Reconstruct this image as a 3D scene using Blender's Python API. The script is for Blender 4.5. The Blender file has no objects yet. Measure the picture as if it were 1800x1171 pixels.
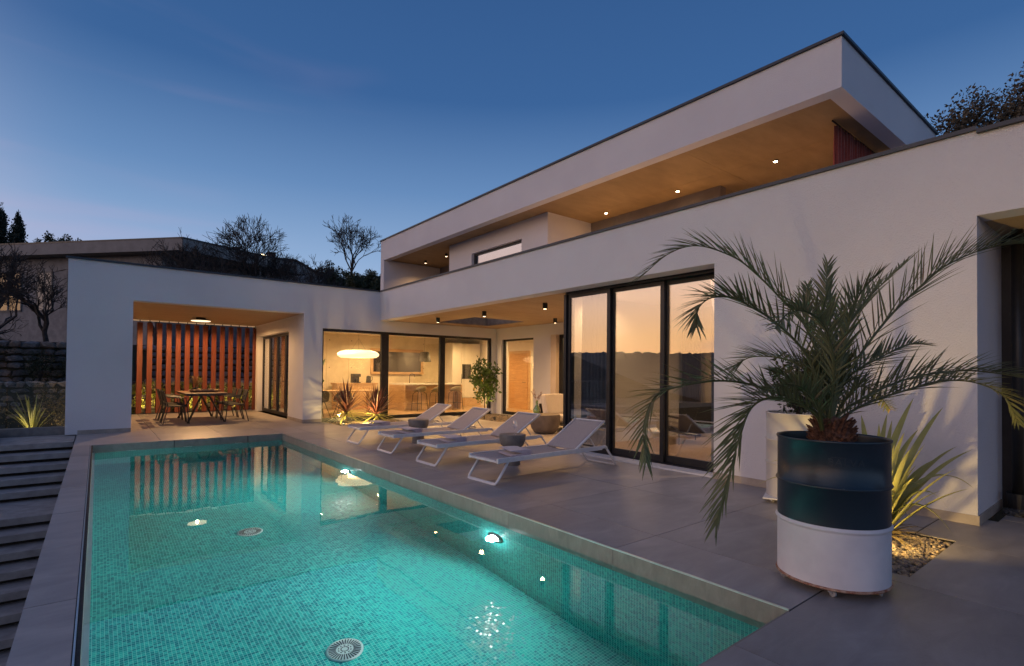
import bpy, bmesh, math, random
from mathutils import Vector, Matrix, noise
R = math.radians
random.seed(7)
S = bpy.context.scene
COL = S.collection
# ------------------------------------------------------------------ camera
cam = bpy.data.cameras.new('camera')
cam_o = bpy.data.objects.new('camera', cam); COL.objects.link(cam_o); S.camera = cam_o
YAW, PITCH, ROLL = 38.52, 0.808, 0.53
cam.sensor_width = 36.0
cam.lens = 916.0 / 1800 * 36.0
cam.shift_y = (642.374 - 585.5) / 1800
cam.clip_start = 0.05; cam.clip_end = 4000
cam_o.location = (0, 0, 1.37)
cam_o.rotation_mode = 'XYZ'
m = Matrix.Rotation(R(-YAW), 4, 'Z') @ Matrix.Rotation(R(90 + PITCH), 4, 'X') @ Matrix.Rotation(R(ROLL), 4, 'Z')
cam_o.rotation_euler = m.to_euler()
# ------------------------------------------------------------------ render and exposure
S.render.engine = 'CYCLES'
S.cycles.use_denoising = True
try: S.cycles.denoiser = 'OPENIMAGEDENOISE'
except Exception: pass
S.cycles.max_bounces = 9; S.cycles.diffuse_bounces = 3; S.cycles.glossy_bounces = 4
S.cycles.transmission_bounces = 6; S.cycles.transparent_max_bounces = 14
S.cycles.sample_clamp_indirect = 6.0; S.cycles.sample_clamp_direct = 0
S.cycles.blur_glossy = 0.5
S.view_settings.view_transform = 'Standard'; S.view_settings.look = 'None'
S.view_settings.exposure = 0.0; S.view_settings.gamma = 1.0
S.view_settings.use_curve_mapping = False
# ------------------------------------------------------------------ dusk sky
W = bpy.data.worlds.new('World'); S.world = W; W.use_nodes = True
wt = W.node_tree; wt.nodes.clear()
def wn(t, **k):
    n = wt.nodes.new(t)
    for a, b in k.items(): setattr(n, a, b)
    return n
def wl(a, b): wt.links.new(a, b)
def ramp(node, stops):
    cr = node.color_ramp
    while len(cr.elements) > 1: cr.elements.remove(cr.elements[-1])
    cr.elements[0].position = stops[0][0]; cr.elements[0].color = (*stops[0][1], 1)
    for p, c in stops[1:]:
        e = cr.elements.new(p); e.color = (*c, 1)
tc = wn('ShaderNodeTexCoord')
nrm = wn('ShaderNodeVectorMath', operation='NORMALIZE'); wl(tc.outputs['Generated'], nrm.inputs[0])
sep = wn('ShaderNodeSeparateXYZ'); wl(nrm.outputs[0], sep.inputs[0])
front = wn('ShaderNodeValToRGB')
ramp(front, [(0.0, (.52, .61, .75)), (0.10, (.40, .53, .75)), (0.20, (.275, .42, .66)), (0.32, (.135, .262, .50)), (0.46, (.045, .128, .32)), (0.65, (.032, .095, .255)), (1.0, (.028, .08, .22))])
west = wn('ShaderNodeValToRGB')
ramp(west, [(0.0, (2.3, 1.10, .40)), (0.07, (2.15, 1.18, .52)), (0.16, (1.9, 1.25, .92)), (0.28, (1.38, 1.10, 1.10)), (0.42, (.68, .68, .88)), (0.62, (.16, .23, .42)), (1.0, (.028, .08, .22))])
wl(sep.outputs['Z'], front.inputs[0]); wl(sep.outputs['Z'], west.inputs[0])
flat = wn('ShaderNodeVectorMath', operation='MULTIPLY'); flat.inputs[1].default_value = (1, 1, 0); wl(nrm.outputs[0], flat.inputs[0])
fn = wn('ShaderNodeVectorMath', operation='NORMALIZE'); wl(flat.outputs[0], fn.inputs[0])
dt = wn('ShaderNodeVectorMath', operation='DOT_PRODUCT'); wl(fn.outputs[0], dt.inputs[0])
sa = R(-72); dt.inputs[1].default_value = (math.sin(sa), math.cos(sa), 0)
mr = wn('ShaderNodeMapRange', interpolation_type='SMOOTHERSTEP'); wl(dt.outputs['Value'], mr.inputs[0])
mr.inputs[1].default_value = 0.26; mr.inputs[2].default_value = 1.10
mx = wn('ShaderNodeMix', data_type='RGBA'); wl(mr.outputs[0], mx.inputs[0]); wl(front.outputs[0], mx.inputs[6]); wl(west.outputs[0], mx.inputs[7])
# thin pink cirrus streaks
mp = wn('ShaderNodeMapping'); mp.inputs['Rotation'].default_value = (0, R(24), R(30)); mp.inputs['Scale'].default_value = (1.1, 2.2, 7.5)
wl(nrm.outputs[0], mp.inputs[0])
nz = wn('ShaderNodeTexNoise'); nz.inputs['Scale'].default_value = 1.6; nz.inputs['Detail'].default_value = 3.0; nz.inputs['Roughness'].default_value = .45; nz.inputs['Distortion'].default_value = .4
wl(mp.outputs[0], nz.inputs['Vector'])
cm = wn('ShaderNodeMapRange', interpolation_type='SMOOTHSTEP'); wl(nz.outputs[0], cm.inputs[0]); cm.inputs[1].default_value = .50; cm.inputs[2].default_value = .80
cm.inputs[3].default_value = 0; cm.inputs[4].default_value = .45
side = wn('ShaderNodeMapRange', interpolation_type='SMOOTHSTEP'); wl(dt.outputs['Value'], side.inputs[0]); side.inputs[1].default_value = -.25; side.inputs[2].default_value = .75
cf = wn('ShaderNodeMath', operation='MULTIPLY'); wl(cm.outputs[0], cf.inputs[0]); wl(side.outputs[0], cf.inputs[1])
mc = wn('ShaderNodeMix', data_type='RGBA'); wl(cf.outputs[0], mc.inputs[0]); wl(mx.outputs[2], mc.inputs[6]); mc.inputs[7].default_value = (.60, .42, .58, 1)
bg = wn('ShaderNodeBackground'); wl(mc.outputs[2], bg.inputs[0]); bg.inputs[1].default_value = 1.0
wo = wn('ShaderNodeOutputWorld'); wl(bg.outputs[0], wo.inputs[0])
# the after-glow of the set sun, low in the west
sun = bpy.data.lights.new('after_glow', 'SUN'); sun.energy = 0.12; sun.color = (1, .66, .45); sun.angle = R(25)
so = bpy.data.objects.new('after_glow', sun); COL.objects.link(so)
so.rotation_euler = Vector((-math.sin(sa) * math.cos(R(9)), -math.cos(sa) * math.cos(R(9)), -math.sin(R(9)))).to_track_quat('-Z', 'Y').to_euler()

# ------------------------------------------------------------------ materials
MATS = {}
class NT:
    def __init__(s, name):
        s.m = bpy.data.materials.new(name); s.m.use_nodes = True; s.t = s.m.node_tree
        s.b = s.t.nodes['Principled BSDF']; s.o = s.t.nodes['Material Output']
    def n(s, t, **k):
        n = s.t.nodes.new(t)
        for a, b in k.items():
            if a == 'inp':
                for i, v in b.items(): n.inputs[i].default_value = v
            else: setattr(n, a, b)
        return n
    def l(s, a, b): s.t.links.new(a, b)
def noise_mat(name, c1, c2, scale=5, rough=.6, bump=0., bscale=None, detail=6, metal=0., coord='Object', spec=None, stretch=None, coat=0., mid=(.35, .65), sheen=0., wear=None):
    if name in MATS: return MATS[name]
    k = NT(name)
    tc = k.n('ShaderNodeTexCoord'); v = tc.outputs[coord]
    if stretch:
        mp = k.n('ShaderNodeMapping', inp={'Scale': stretch}); k.l(v, mp.inputs[0]); v = mp.outputs[0]
    nz = k.n('ShaderNodeTexNoise', inp={'Scale': scale, 'Detail': detail, 'Roughness': .6}); k.l(v, nz.inputs['Vector'])
    r = k.n('ShaderNodeValToRGB'); ramp(r, [(mid[0], c1), (mid[1], c2)]); k.l(nz.outputs[0], r.inputs[0])
    colo = r.outputs[0]
    if wear:
        wz = k.n('ShaderNodeTexNoise', inp={'Scale': 5.5, 'Detail': 12, 'Roughness': .72}); k.l(v, wz.inputs['Vector'])
        wr = k.n('ShaderNodeMapRange', inp={1: wear[0], 2: wear[0] + .03, 3: 0., 4: wear[2]}); k.l(wz.outputs[0], wr.inputs[0])
        wm_ = k.n('ShaderNodeMix', data_type='RGBA'); k.l(wr.outputs[0], wm_.inputs[0]); k.l(colo, wm_.inputs[6]); wm_.inputs[7].default_value = (*wear[1], 1); colo = wm_.outputs[2]
    k.l(colo, k.b.inputs['Base Color'])
    k.b.inputs['Roughness'].default_value = rough; k.b.inputs['Metallic'].default_value = metal
    if spec is not None: k.b.inputs['Specular IOR Level'].default_value = spec
    if coat: k.b.inputs['Coat Weight'].default_value = coat
    if sheen: k.b.inputs['Sheen Weight'].default_value = sheen
    if bump:
        n2 = k.n('ShaderNodeTexNoise', inp={'Scale': bscale or scale * 6, 'Detail': 4}); k.l(v, n2.inputs['Vector'])
        b = k.n('ShaderNodeBump', inp={'Strength': 1.0, 'Distance': bump}); k.l(n2.outputs[0], b.inputs['Height']); k.l(b.outputs[0], k.b.inputs['Normal'])
    MATS[name] = k.m; return k.m
def emit(name, col, s):
    if name in MATS: return MATS[name]
    k = NT(name); k.b.inputs['Base Color'].default_value = (.8, .8, .8, 1)
    k.b.inputs['Emission Color'].default_value = (*col, 1); k.b.inputs['Emission Strength'].default_value = s
    MATS[name] = k.m; return k.m
def glass(name, base, tint=(1, 1, 1), gcol=(1, 1, 1), gain=1.0, rough=0.0):
    if name in MATS: return MATS[name]
    k = NT(name); k.t.nodes.remove(k.b)
    tr = k.n('ShaderNodeBsdfTransparent', inp={0: (*tint, 1)})
    gl = k.n('ShaderNodeBsdfGlossy', inp={0: (*gcol, 1), 'Roughness': rough})
    fr = k.n('ShaderNodeLayerWeight', inp={0: .5}); pw = k.n('ShaderNodeMath', operation='POWER', inp={1: 5.0}); k.l(fr.outputs['Facing'], pw.inputs[0])
    ma = k.n('ShaderNodeMath', operation='MULTIPLY_ADD', use_clamp=True, inp={1: gain, 2: base + .04 * gain}); k.l(pw.outputs[0], ma.inputs[0])
    mx = k.n('ShaderNodeMixShader'); k.l(ma.outputs[0], mx.inputs[0]); k.l(tr.outputs[0], mx.inputs[1]); k.l(gl.outputs[0], mx.inputs[2])
    k.l(mx.outputs[0], k.o.inputs[0]); MATS[name] = k.m; return k.m

def plaster_mat():
    k = NT('plaster')
    tc = k.n('ShaderNodeTexCoord')
    n1 = k.n('ShaderNodeTexNoise', inp={'Scale': .7, 'Detail': 5}); k.l(tc.outputs['Object'], n1.inputs['Vector'])
    r = k.n('ShaderNodeValToRGB'); ramp(r, [(.3, (.635, .625, .66)), (.7, (.70, .69, .72))]); k.l(n1.outputs[0], r.inputs[0])
    k.l(r.outputs[0], k.b.inputs['Base Color']); k.b.inputs['Roughness'].default_value = .9; k.b.inputs['Specular IOR Level'].default_value = .2
    n2 = k.n('ShaderNodeTexNoise', inp={'Scale': 62, 'Detail': 5, 'Roughness': .7}); k.l(tc.outputs['Object'], n2.inputs['Vector'])
    n3 = k.n('ShaderNodeTexNoise', inp={'Scale': 3, 'Detail': 2}); k.l(tc.outputs['Object'], n3.inputs['Vector'])
    ad = k.n('ShaderNodeMath', operation='MULTIPLY_ADD', inp={1: .8}); k.l(n3.outputs[0], ad.inputs[0]); k.l(n2.outputs[0], ad.inputs[2])
    b = k.n('ShaderNodeBump', inp={'Strength': 1.0, 'Distance': .013}); k.l(ad.outputs[0], b.inputs['Height']); k.l(b.outputs[0], k.b.inputs['Normal'])
    return k.m
PLASTER = plaster_mat()
def stone_tile_mat(name, a, b_, seedy=1.0, rough=.42):
    k = NT(name)
    tc = k.n('ShaderNodeTexCoord'); oi = k.n('ShaderNodeObjectInfo')
    off = k.n('ShaderNodeVectorMath', operation='SCALE'); off.inputs[3].default_value = 37.0
    cmb = k.n('ShaderNodeCombineXYZ'); k.l(oi.outputs['Random'], cmb.inputs[0]); k.l(oi.outputs['Random'], cmb.inputs[1]); k.l(cmb.outputs[0], off.inputs[0])
    ad = k.n('ShaderNodeVectorMath', operation='ADD'); k.l(tc.outputs['Object'], ad.inputs[0]); k.l(off.outputs[0], ad.inputs[1])
    mp = k.n('ShaderNodeMapping', inp={'Rotation': (0, 0, R(28)), 'Scale': (1, 2.6, 1)}); k.l(ad.outputs[0], mp.inputs[0])
    n1 = k.n('ShaderNodeTexNoise', inp={'Scale': 2.2 * seedy, 'Detail': 9, 'Roughness': .62, 'Distortion': .6}); k.l(mp.outputs[0], n1.inputs['Vector'])
    r = k.n('ShaderNodeValToRGB'); ramp(r, [(.28, a), (.55, tuple((x + y) / 2 for x, y in zip(a, b_))), (.75, b_)]); k.l(n1.outputs[0], r.inputs[0])
    # pale hairline veins
    n2 = k.n('ShaderNodeTexNoise', inp={'Scale': 1.5, 'Detail': 5, 'Distortion': 1.4}); k.l(mp.outputs[0], n2.inputs['Vector'])
    s1 = k.n('ShaderNodeMath', operation='SUBTRACT', inp={1: .5}); k.l(n2.outputs[0], s1.inputs[0])
    s2 = k.n('ShaderNodeMath', operation='ABSOLUTE'); k.l(s1.outputs[0], s2.inputs[0])
    s3 = k.n('ShaderNodeMapRange', inp={1: .0, 2: .006, 3: .22, 4: 0.}); k.l(s2.outputs[0], s3.inputs[0])
    mx = k.n('ShaderNodeMix', data_type='RGBA'); k.l(s3.outputs[0], mx.inputs[0]); k.l(r.outputs[0], mx.inputs[6]); mx.inputs[7].default_value = (.36, .34, .32, 1)
    vb = k.n('ShaderNodeMapRange', inp={3: .86, 4: 1.12}); k.l(oi.outputs['Random'], vb.inputs[0])
    vm = k.n('ShaderNodeVectorMath', operation='SCALE'); k.l(mx.outputs[2], vm.inputs[0]); k.l(vb.outputs[0], vm.inputs[3])
    gp = k.n('ShaderNodeNewGeometry'); sn_ = k.n('ShaderNodeTexNoise', inp={'Scale': .55, 'Detail': 6, 'Roughness': .6}); k.l(gp.outputs['Position'], sn_.inputs['Vector'])
    sr = k.n('ShaderNodeMapRange', inp={1: .32, 2: .68, 3: .84, 4: 1.12}); k.l(sn_.outputs[0], sr.inputs[0])
    vm2 = k.n('ShaderNodeVectorMath', operation='SCALE'); k.l(vm.outputs[0], vm2.inputs[0]); k.l(sr.outputs[0], vm2.inputs[3])
    k.l(vm2.outputs[0], k.b.inputs['Base Color'])
    rr = k.n('ShaderNodeMapRange', inp={3: rough - .08, 4: rough + .14}); k.l(n1.outputs[0], rr.inputs[0]); k.l(rr.outputs[0], k.b.inputs['Roughness'])
    n3 = k.n('ShaderNodeTexNoise', inp={'Scale': 45, 'Detail': 5}); k.l(mp.outputs[0], n3.inputs['Vector'])
    bp = k.n('ShaderNodeBump', inp={'Strength': .5, 'Distance': .0025}); k.l(n3.outputs[0], bp.inputs['Height']); k.l(bp.outputs[0], k.b.inputs['Normal'])
    return k.m
DECK = stone_tile_mat('deck_stone', (.255, .230, .222), (.42, .38, .36))
COPING = stone_tile_mat('coping_stone', (.20, .175, .155), (.34, .295, .25), 2.2, .5)
STONEBEIGE = noise_mat('plinth_stone', (.26, .22, .19), (.38, .33, .285), 4, .6, .002)
JOINT = noise_mat('joint', (.05, .045, .042), (.07, .065, .06), 20, .9)
CEILWOOD = noise_mat('ceiling_board', (.33, .23, .14), (.42, .30, .185), 1.6, .6, .003, 30, stretch=(1, 5, 1), mid=(.3, .7))
CEILCON = noise_mat('upper_ceiling', (.24, .155, .07), (.34, .225, .11), 1.2, .6, .002, 12, stretch=(1, 2.5, 1), mid=(.3, .7))
FRAME = noise_mat('dark_frame', (.018, .019, .024), (.026, .027, .032), 8, .38, metal=.4)
CAPM = noise_mat('cap_metal', (.030, .036, .048), (.042, .048, .062), 3, .42, metal=.5)
BLACK = noise_mat('black_metal', (.012, .012, .013), (.02, .02, .02), 9, .45)
WHITEMET = noise_mat('white_powdercoat', (.60, .60, .62), (.68, .68, .70), 12, .35)
SLING = noise_mat('sling_fabric', (.34, .30, .29), (.42, .37, .355), 60, .85, .0012, 420)
TOWEL = noise_mat('towel', (.36, .30, .35), (.46, .39, .43), 22, .95, .003, 160, sheen=.4)
CONC = noise_mat('concrete_grey', (.13, .12, .115), (.20, .185, .175), 7, .75, .002, 60)
CONCBR = noise_mat('concrete_brown', (.12, .098, .085), (.17, .14, .12), 7, .75, .002, 60)
STEEL = noise_mat('steel', (.55, .55, .56), (.62, .62, .63), 20, .28, metal=.9)
REDWOOD = noise_mat('red_wood', (.10, .024, .014), (.20, .050, .028), 5, .55, .003, 26, stretch=(6, 6, .5), mid=(.3, .7))
TABLEWOOD = noise_mat('table_wood', (.16, .085, .05), (.24, .135, .08), 4, .5, .001, 30, stretch=(8, 1, 1))
OAK = noise_mat('oak', (.42, .26, .13), (.58, .38, .20), 3, .45, .001, 30, stretch=(1, 1, 7), mid=(.3, .7))
OAKFLOOR = noise_mat('oak_floor', (.34, .22, .12), (.48, .32, .18), 3, .35, .001, 30, stretch=(1, 8, 1), mid=(.3, .7))
WALLIN = noise_mat('kitchen_wall_board', (.56, .48, .34), (.66, .575, .42), 3.2, .7, .004, 40)
WHITEIN = noise_mat('interior_white', (.70, .67, .62), (.76, .73, .68), 4, .75)
CABWHITE = noise_mat('cabinet_white', (.66, .63, .56), (.70, .67, .60), 4, .35)
SHELLG = noise_mat('seat_shell', (.19, .165, .10), (.25, .22, .14), 7, .6)
CHARC = noise_mat('charcoal_weave', (.016, .015, .014), (.03, .028, .026), 90, .7, .002, 160)
CURT = noise_mat('curtain_bluegrey', (.12, .14, .20), (.18, .20, .27), 40, .9, .002, 120, sheen=.2)
CURTRED = noise_mat('curtain_red', (.20, .028, .02), (.30, .05, .03), 30, .85, .002, 100, sheen=.3)
CUSH = noise_mat('cushion', (.48, .44, .40), (.56, .51, .46), 40, .95, .002, 200)
NAVY = noise_mat('navy_paint', (.008, .019, .030), (.014, .028, .040), 3.5, .34, .0025, 9, mid=(.3, .7), coat=.05, wear=(.655, (.10, .12, .13), .6))
DRUMWHITE = noise_mat('drum_white_paint', (.58, .56, .59), (.69, .67, .69), 3, .4, .003, 9, wear=(.66, (.36, .25, .18), .7))
DRUMCREAM = noise_mat('drum_cream_paint', (.44, .42, .40), (.50, .48, .45), 3, .45, .002, 9)
RUST = noise_mat('rust', (.22, .07, .03), (.45, .30, .22), 30, .8, .002)
SOIL = noise_mat('soil', (.02, .015, .012), (.05, .038, .03), 30, .95, .01)
BARK = noise_mat('bark', (.035, .026, .02), (.08, .06, .045), 14, .9, .01)
TWIG = noise_mat('twig', (.022, .018, .017), (.05, .042, .04), 8, .9)
PALMBARK = noise_mat('palm_bark', (.07, .028, .018), (.30, .14, .08), 40, .85, .01)
def leaf_mat(name, c1, c2, rough=.5, trans=.25, scale=3):
    if name in MATS: return MATS[name]
    k = NT(name)
    g = k.n('ShaderNodeNewGeometry'); tc = k.n('ShaderNodeTexCoord')
    nz = k.n('ShaderNodeTexNoise', inp={'Scale': scale, 'Detail': 3}); k.l(tc.outputs['Object'], nz.inputs['Vector'])
    ad = k.n('ShaderNodeMath', operation='MULTIPLY_ADD', inp={1: .5}); k.l(g.outputs['Random Per Island'], ad.inputs[0])
    sc = k.n('ShaderNodeMath', operation='MULTIPLY', inp={1: .6}); k.l(nz.outputs[0], sc.inputs[0]); k.l(sc.outputs[0], ad.inputs[2])
    r = k.n('ShaderNodeValToRGB'); ramp(r, [(.1, c1), (.9, c2)]); k.l(ad.outputs[0], r.inputs[0])
    k.l(r.outputs[0], k.b.inputs['Base Color']); k.b.inputs['Roughness'].default_value = rough
    if trans:
        t = k.n('ShaderNodeBsdfTranslucent'); k.l(r.outputs[0], t.inputs[0])
        mx = k.n('ShaderNodeMixShader', inp={0: trans}); k.l(k.b.outputs[0], mx.inputs[1]); k.l(t.outputs[0], mx.inputs[2]); k.l(mx.outputs[0], k.o.inputs[0])
    MATS[name] = k.m; return k.m
PALM = leaf_mat('palm_leaf', (.070, .088, .038), (.19, .20, .085), .42, .25)
for nd_ in PALM.node_tree.nodes:
    if nd_.bl_idname == 'ShaderNodeValToRGB': ramp(nd_, [(.05, (.065, .085, .036)), (.62, (.16, .175, .072)), (.78, (.20, .19, .085)), (.86, (.30, .20, .10))])
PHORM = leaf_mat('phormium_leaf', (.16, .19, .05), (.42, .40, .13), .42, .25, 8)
CORDY = leaf_mat('cordyline_leaf', (.050, .014, .018), (.15, .050, .038), .4, .15, 6)
LEMONL = leaf_mat('citrus_leaf', (.035, .075, .015), (.10, .16, .03), .35, .2)
HEDGE = leaf_mat('hedge_leaf', (.09, .12, .02), (.24, .25, .05), .5, .3)
EVERG = leaf_mat('evergreen_leaf', (.018, .028, .012), (.055, .065, .03), .6, .1)
DRYSH = leaf_mat('dry_shrub_leaf', (.09, .075, .03), (.24, .17, .07), .7, .2)
BUSHR = leaf_mat('holm_oak_leaf', (.04, .036, .024), (.12, .095, .062), .7, .1)
CYPL = leaf_mat('cypress_leaf', (.008, .015, .010), (.022, .032, .02), .8, 0)
GLASS = glass('window_glass', .02, gain=1.0)
GLASSD = glass('coated_door_glass', .19, tint=(.88, .89, .90), gain=1.7)
GLASSU = glass('coated_upper_glass', .30, tint=(.5, .5, .55), gain=2.0)
GLASSR = glass('balustrade_glass', .03, tint=(.9, .95, .93), gain=1.3)
GLASSW = glass('drinking_glass', .06, gain=2.2)
GLASSG = glass('green_glass', .08, tint=(.45, .62, .30), gain=2.0)

def mosaic_mat():
    k = NT('pool_mosaic')
    tc = k.n('ShaderNodeTexCoord'); geo = k.n('ShaderNodeNewGeometry')
    # pick the two axes in the plane of the face
    sp = k.n('ShaderNodeSeparateXYZ'); k.l(tc.outputs['Object'], sp.inputs[0])
    sn = k.n('ShaderNodeSeparateXYZ'); k.l(geo.outputs['True Normal'], sn.inputs[0])
    def absgt(o):
        a = k.n('ShaderNodeMath', operation='ABSOLUTE'); k.l(o, a.inputs[0])
        g = k.n('ShaderNodeMath', operation='GREATER_THAN', inp={1: .5}); k.l(a.outputs[0], g.inputs[0]); return g.outputs[0]
    isx = absgt(sn.outputs[0]); isy = absgt(sn.outputs[1])
    u = k.n('ShaderNodeMix', data_type='FLOAT'); k.l(isx, u.inputs[0]); k.l(sp.outputs[0], u.inputs[2]); k.l(sp.outputs[1], u.inputs[3])
    isv = k.n('ShaderNodeMath', operation='MAXIMUM'); k.l(isx, isv.inputs[0]); k.l(isy, isv.inputs[1])
    v = k.n('ShaderNodeMix', data_type='FLOAT'); k.l(isv.outputs[0], v.inputs[0]); k.l(sp.outputs[1], v.inputs[2]); k.l(sp.outputs[2], v.inputs[3])
    T = 1 / .0262
    def cell(o, T):
        m = k.n('ShaderNodeMath', operation='MULTIPLY', inp={1: T}); k.l(o, m.inputs[0])
        f = k.n('ShaderNodeMath', operation='FLOOR'); k.l(m.outputs[0], f.inputs[0])
        fr = k.n('ShaderNodeMath', operation='FRACT'); k.l(m.outputs[0], fr.inputs[0])
        d = k.n('ShaderNodeMath', operation='PINGPONG', inp={1: .5}); k.l(fr.outputs[0], d.inputs[0])
        return f.outputs[0], d.outputs[0]
    fu, du = cell(u.outputs[0], T); fv, dv = cell(v.outputs[0], T)
    mn = k.n('ShaderNodeMath', operation='MINIMUM'); k.l(du, mn.inputs[0]); k.l(dv, mn.inputs[1])
    gr = k.n('ShaderNodeMapRange', interpolation_type='SMOOTHSTEP', inp={1: .035, 2: .075, 3: 1., 4: 0.}); k.l(mn.outputs[0], gr.inputs[0])
    # sheets of mosaic leave a slightly wider joint every 12 tiles
    fu2, du2 = cell(u.outputs[0], T / 12); fv2, dv2 = cell(v.outputs[0], T / 12)
    mn2 = k.n('ShaderNodeMath', operation='MINIMUM'); k.l(du2, mn2.inputs[0]); k.l(dv2, mn2.inputs[1])
    gr2 = k.n('ShaderNodeMapRange', inp={1: .003, 2: .0075, 3: 1., 4: 0.}); k.l(mn2.outputs[0], gr2.inputs[0])
    gmx = k.n('ShaderNodeMath', operation='MAXIMUM'); k.l(gr.outputs[0], gmx.inputs[0]); k.l(gr2.outputs[0], gmx.inputs[1])
    cv = k.n('ShaderNodeCombineXYZ'); k.l(fu, cv.inputs[0]); k.l(fv, cv.inputs[1]); k.l(isv.outputs[0], cv.inputs[2])
    wn_ = k.n('ShaderNodeTexWhiteNoise', noise_dimensions='3D'); k.l(cv.outputs[0], wn_.inputs[0])
    r = k.n('ShaderNodeValToRGB')
    ramp(r, [(0, (.006, .18, .215)), (.2, (.008, .235, .25)), (.45, (.010, .31, .30)), (.75, (.014, .365, .335)), (1, (.03, .43, .39))]); r.color_ramp.interpolation = 'LINEAR'
    k.l(wn_.outputs['Value'], r.inputs[0])
    big = k.n('ShaderNodeTexNoise', inp={'Scale': 1.3, 'Detail': 2}); k.l(tc.outputs['Object'], big.inputs['Vector'])
    bm = k.n('ShaderNodeMapRange', inp={1: .3, 2: .7, 3: .85, 4: 1.12}); k.l(big.outputs[0], bm.inputs[0])
    sc = k.n('ShaderNodeVectorMath', operation='SCALE'); k.l(r.outputs[0], sc.inputs[0]); k.l(bm.outputs[0], sc.inputs[3])
    mx = k.n('ShaderNodeMix', data_type='RGBA'); k.l(gmx.outputs[0], mx.inputs[0]); k.l(sc.outputs[0], mx.inputs[6]); mx.inputs[7].default_value = (.20, .58, .53, 1)
    k.l(mx.outputs[2], k.b.inputs['Base Color'])
    ro = k.n('ShaderNodeMapRange', inp={3: .12, 4: .8}); k.l(gmx.outputs[0], ro.inputs[0]); k.l(ro.outputs[0], k.b.inputs['Roughness'])
    k.b.inputs['Specular IOR Level'].default_value = .6
    # each glass tile sits at its own slight tilt
    s = k.n('ShaderNodeVectorMath', operation='SUBTRACT', inp={1: (.5, .5, .5)}); k.l(wn_.outputs['Color'], s.inputs[0])
    s2 = k.n('ShaderNodeVectorMath', operation='SCALE'); s2.inputs[3].default_value = .16; k.l(s.outputs[0], s2.inputs[0])
    a = k.n('ShaderNodeVectorMath', operation='ADD'); k.l(geo.outputs['Normal'], a.inputs[0]); k.l(s2.outputs[0], a.inputs[1])
    nn = k.n('ShaderNodeVectorMath', operation='NORMALIZE'); k.l(a.outputs[0], nn.inputs[0]); k.l(nn.outputs[0], k.b.inputs['Normal'])
    return k.m
MOSAIC = mosaic_mat()
def water_mat():
    k = NT('pool_water')
    k.b.inputs['Base Color'].default_value = (.86, 1, .98, 1); k.b.inputs['Roughness'].default_value = 0.0
    k.b.inputs['IOR'].default_value = 1.333; k.b.inputs['Transmission Weight'].default_value = 1.0
    tc = k.n('ShaderNodeTexCoord')
    mp = k.n('ShaderNodeMapping', inp={'Rotation': (0, 0, R(20)), 'Scale': (1, 1.6, 1)}); k.l(tc.outputs['Object'], mp.inputs[0])
    n1 = k.n('ShaderNodeTexNoise', inp={'Scale': 1.5, 'Detail': 2, 'Roughness': .4, 'Distortion': .3}); k.l(mp.outputs[0], n1.inputs['Vector'])
    b = k.n('ShaderNodeBump', inp={'Strength': .3, 'Distance': .005}); k.l(n1.outputs[0], b.inputs['Height']); k.l(b.outputs[0], k.b.inputs['Normal'])
    return k.m
WATER = water_mat()

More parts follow.
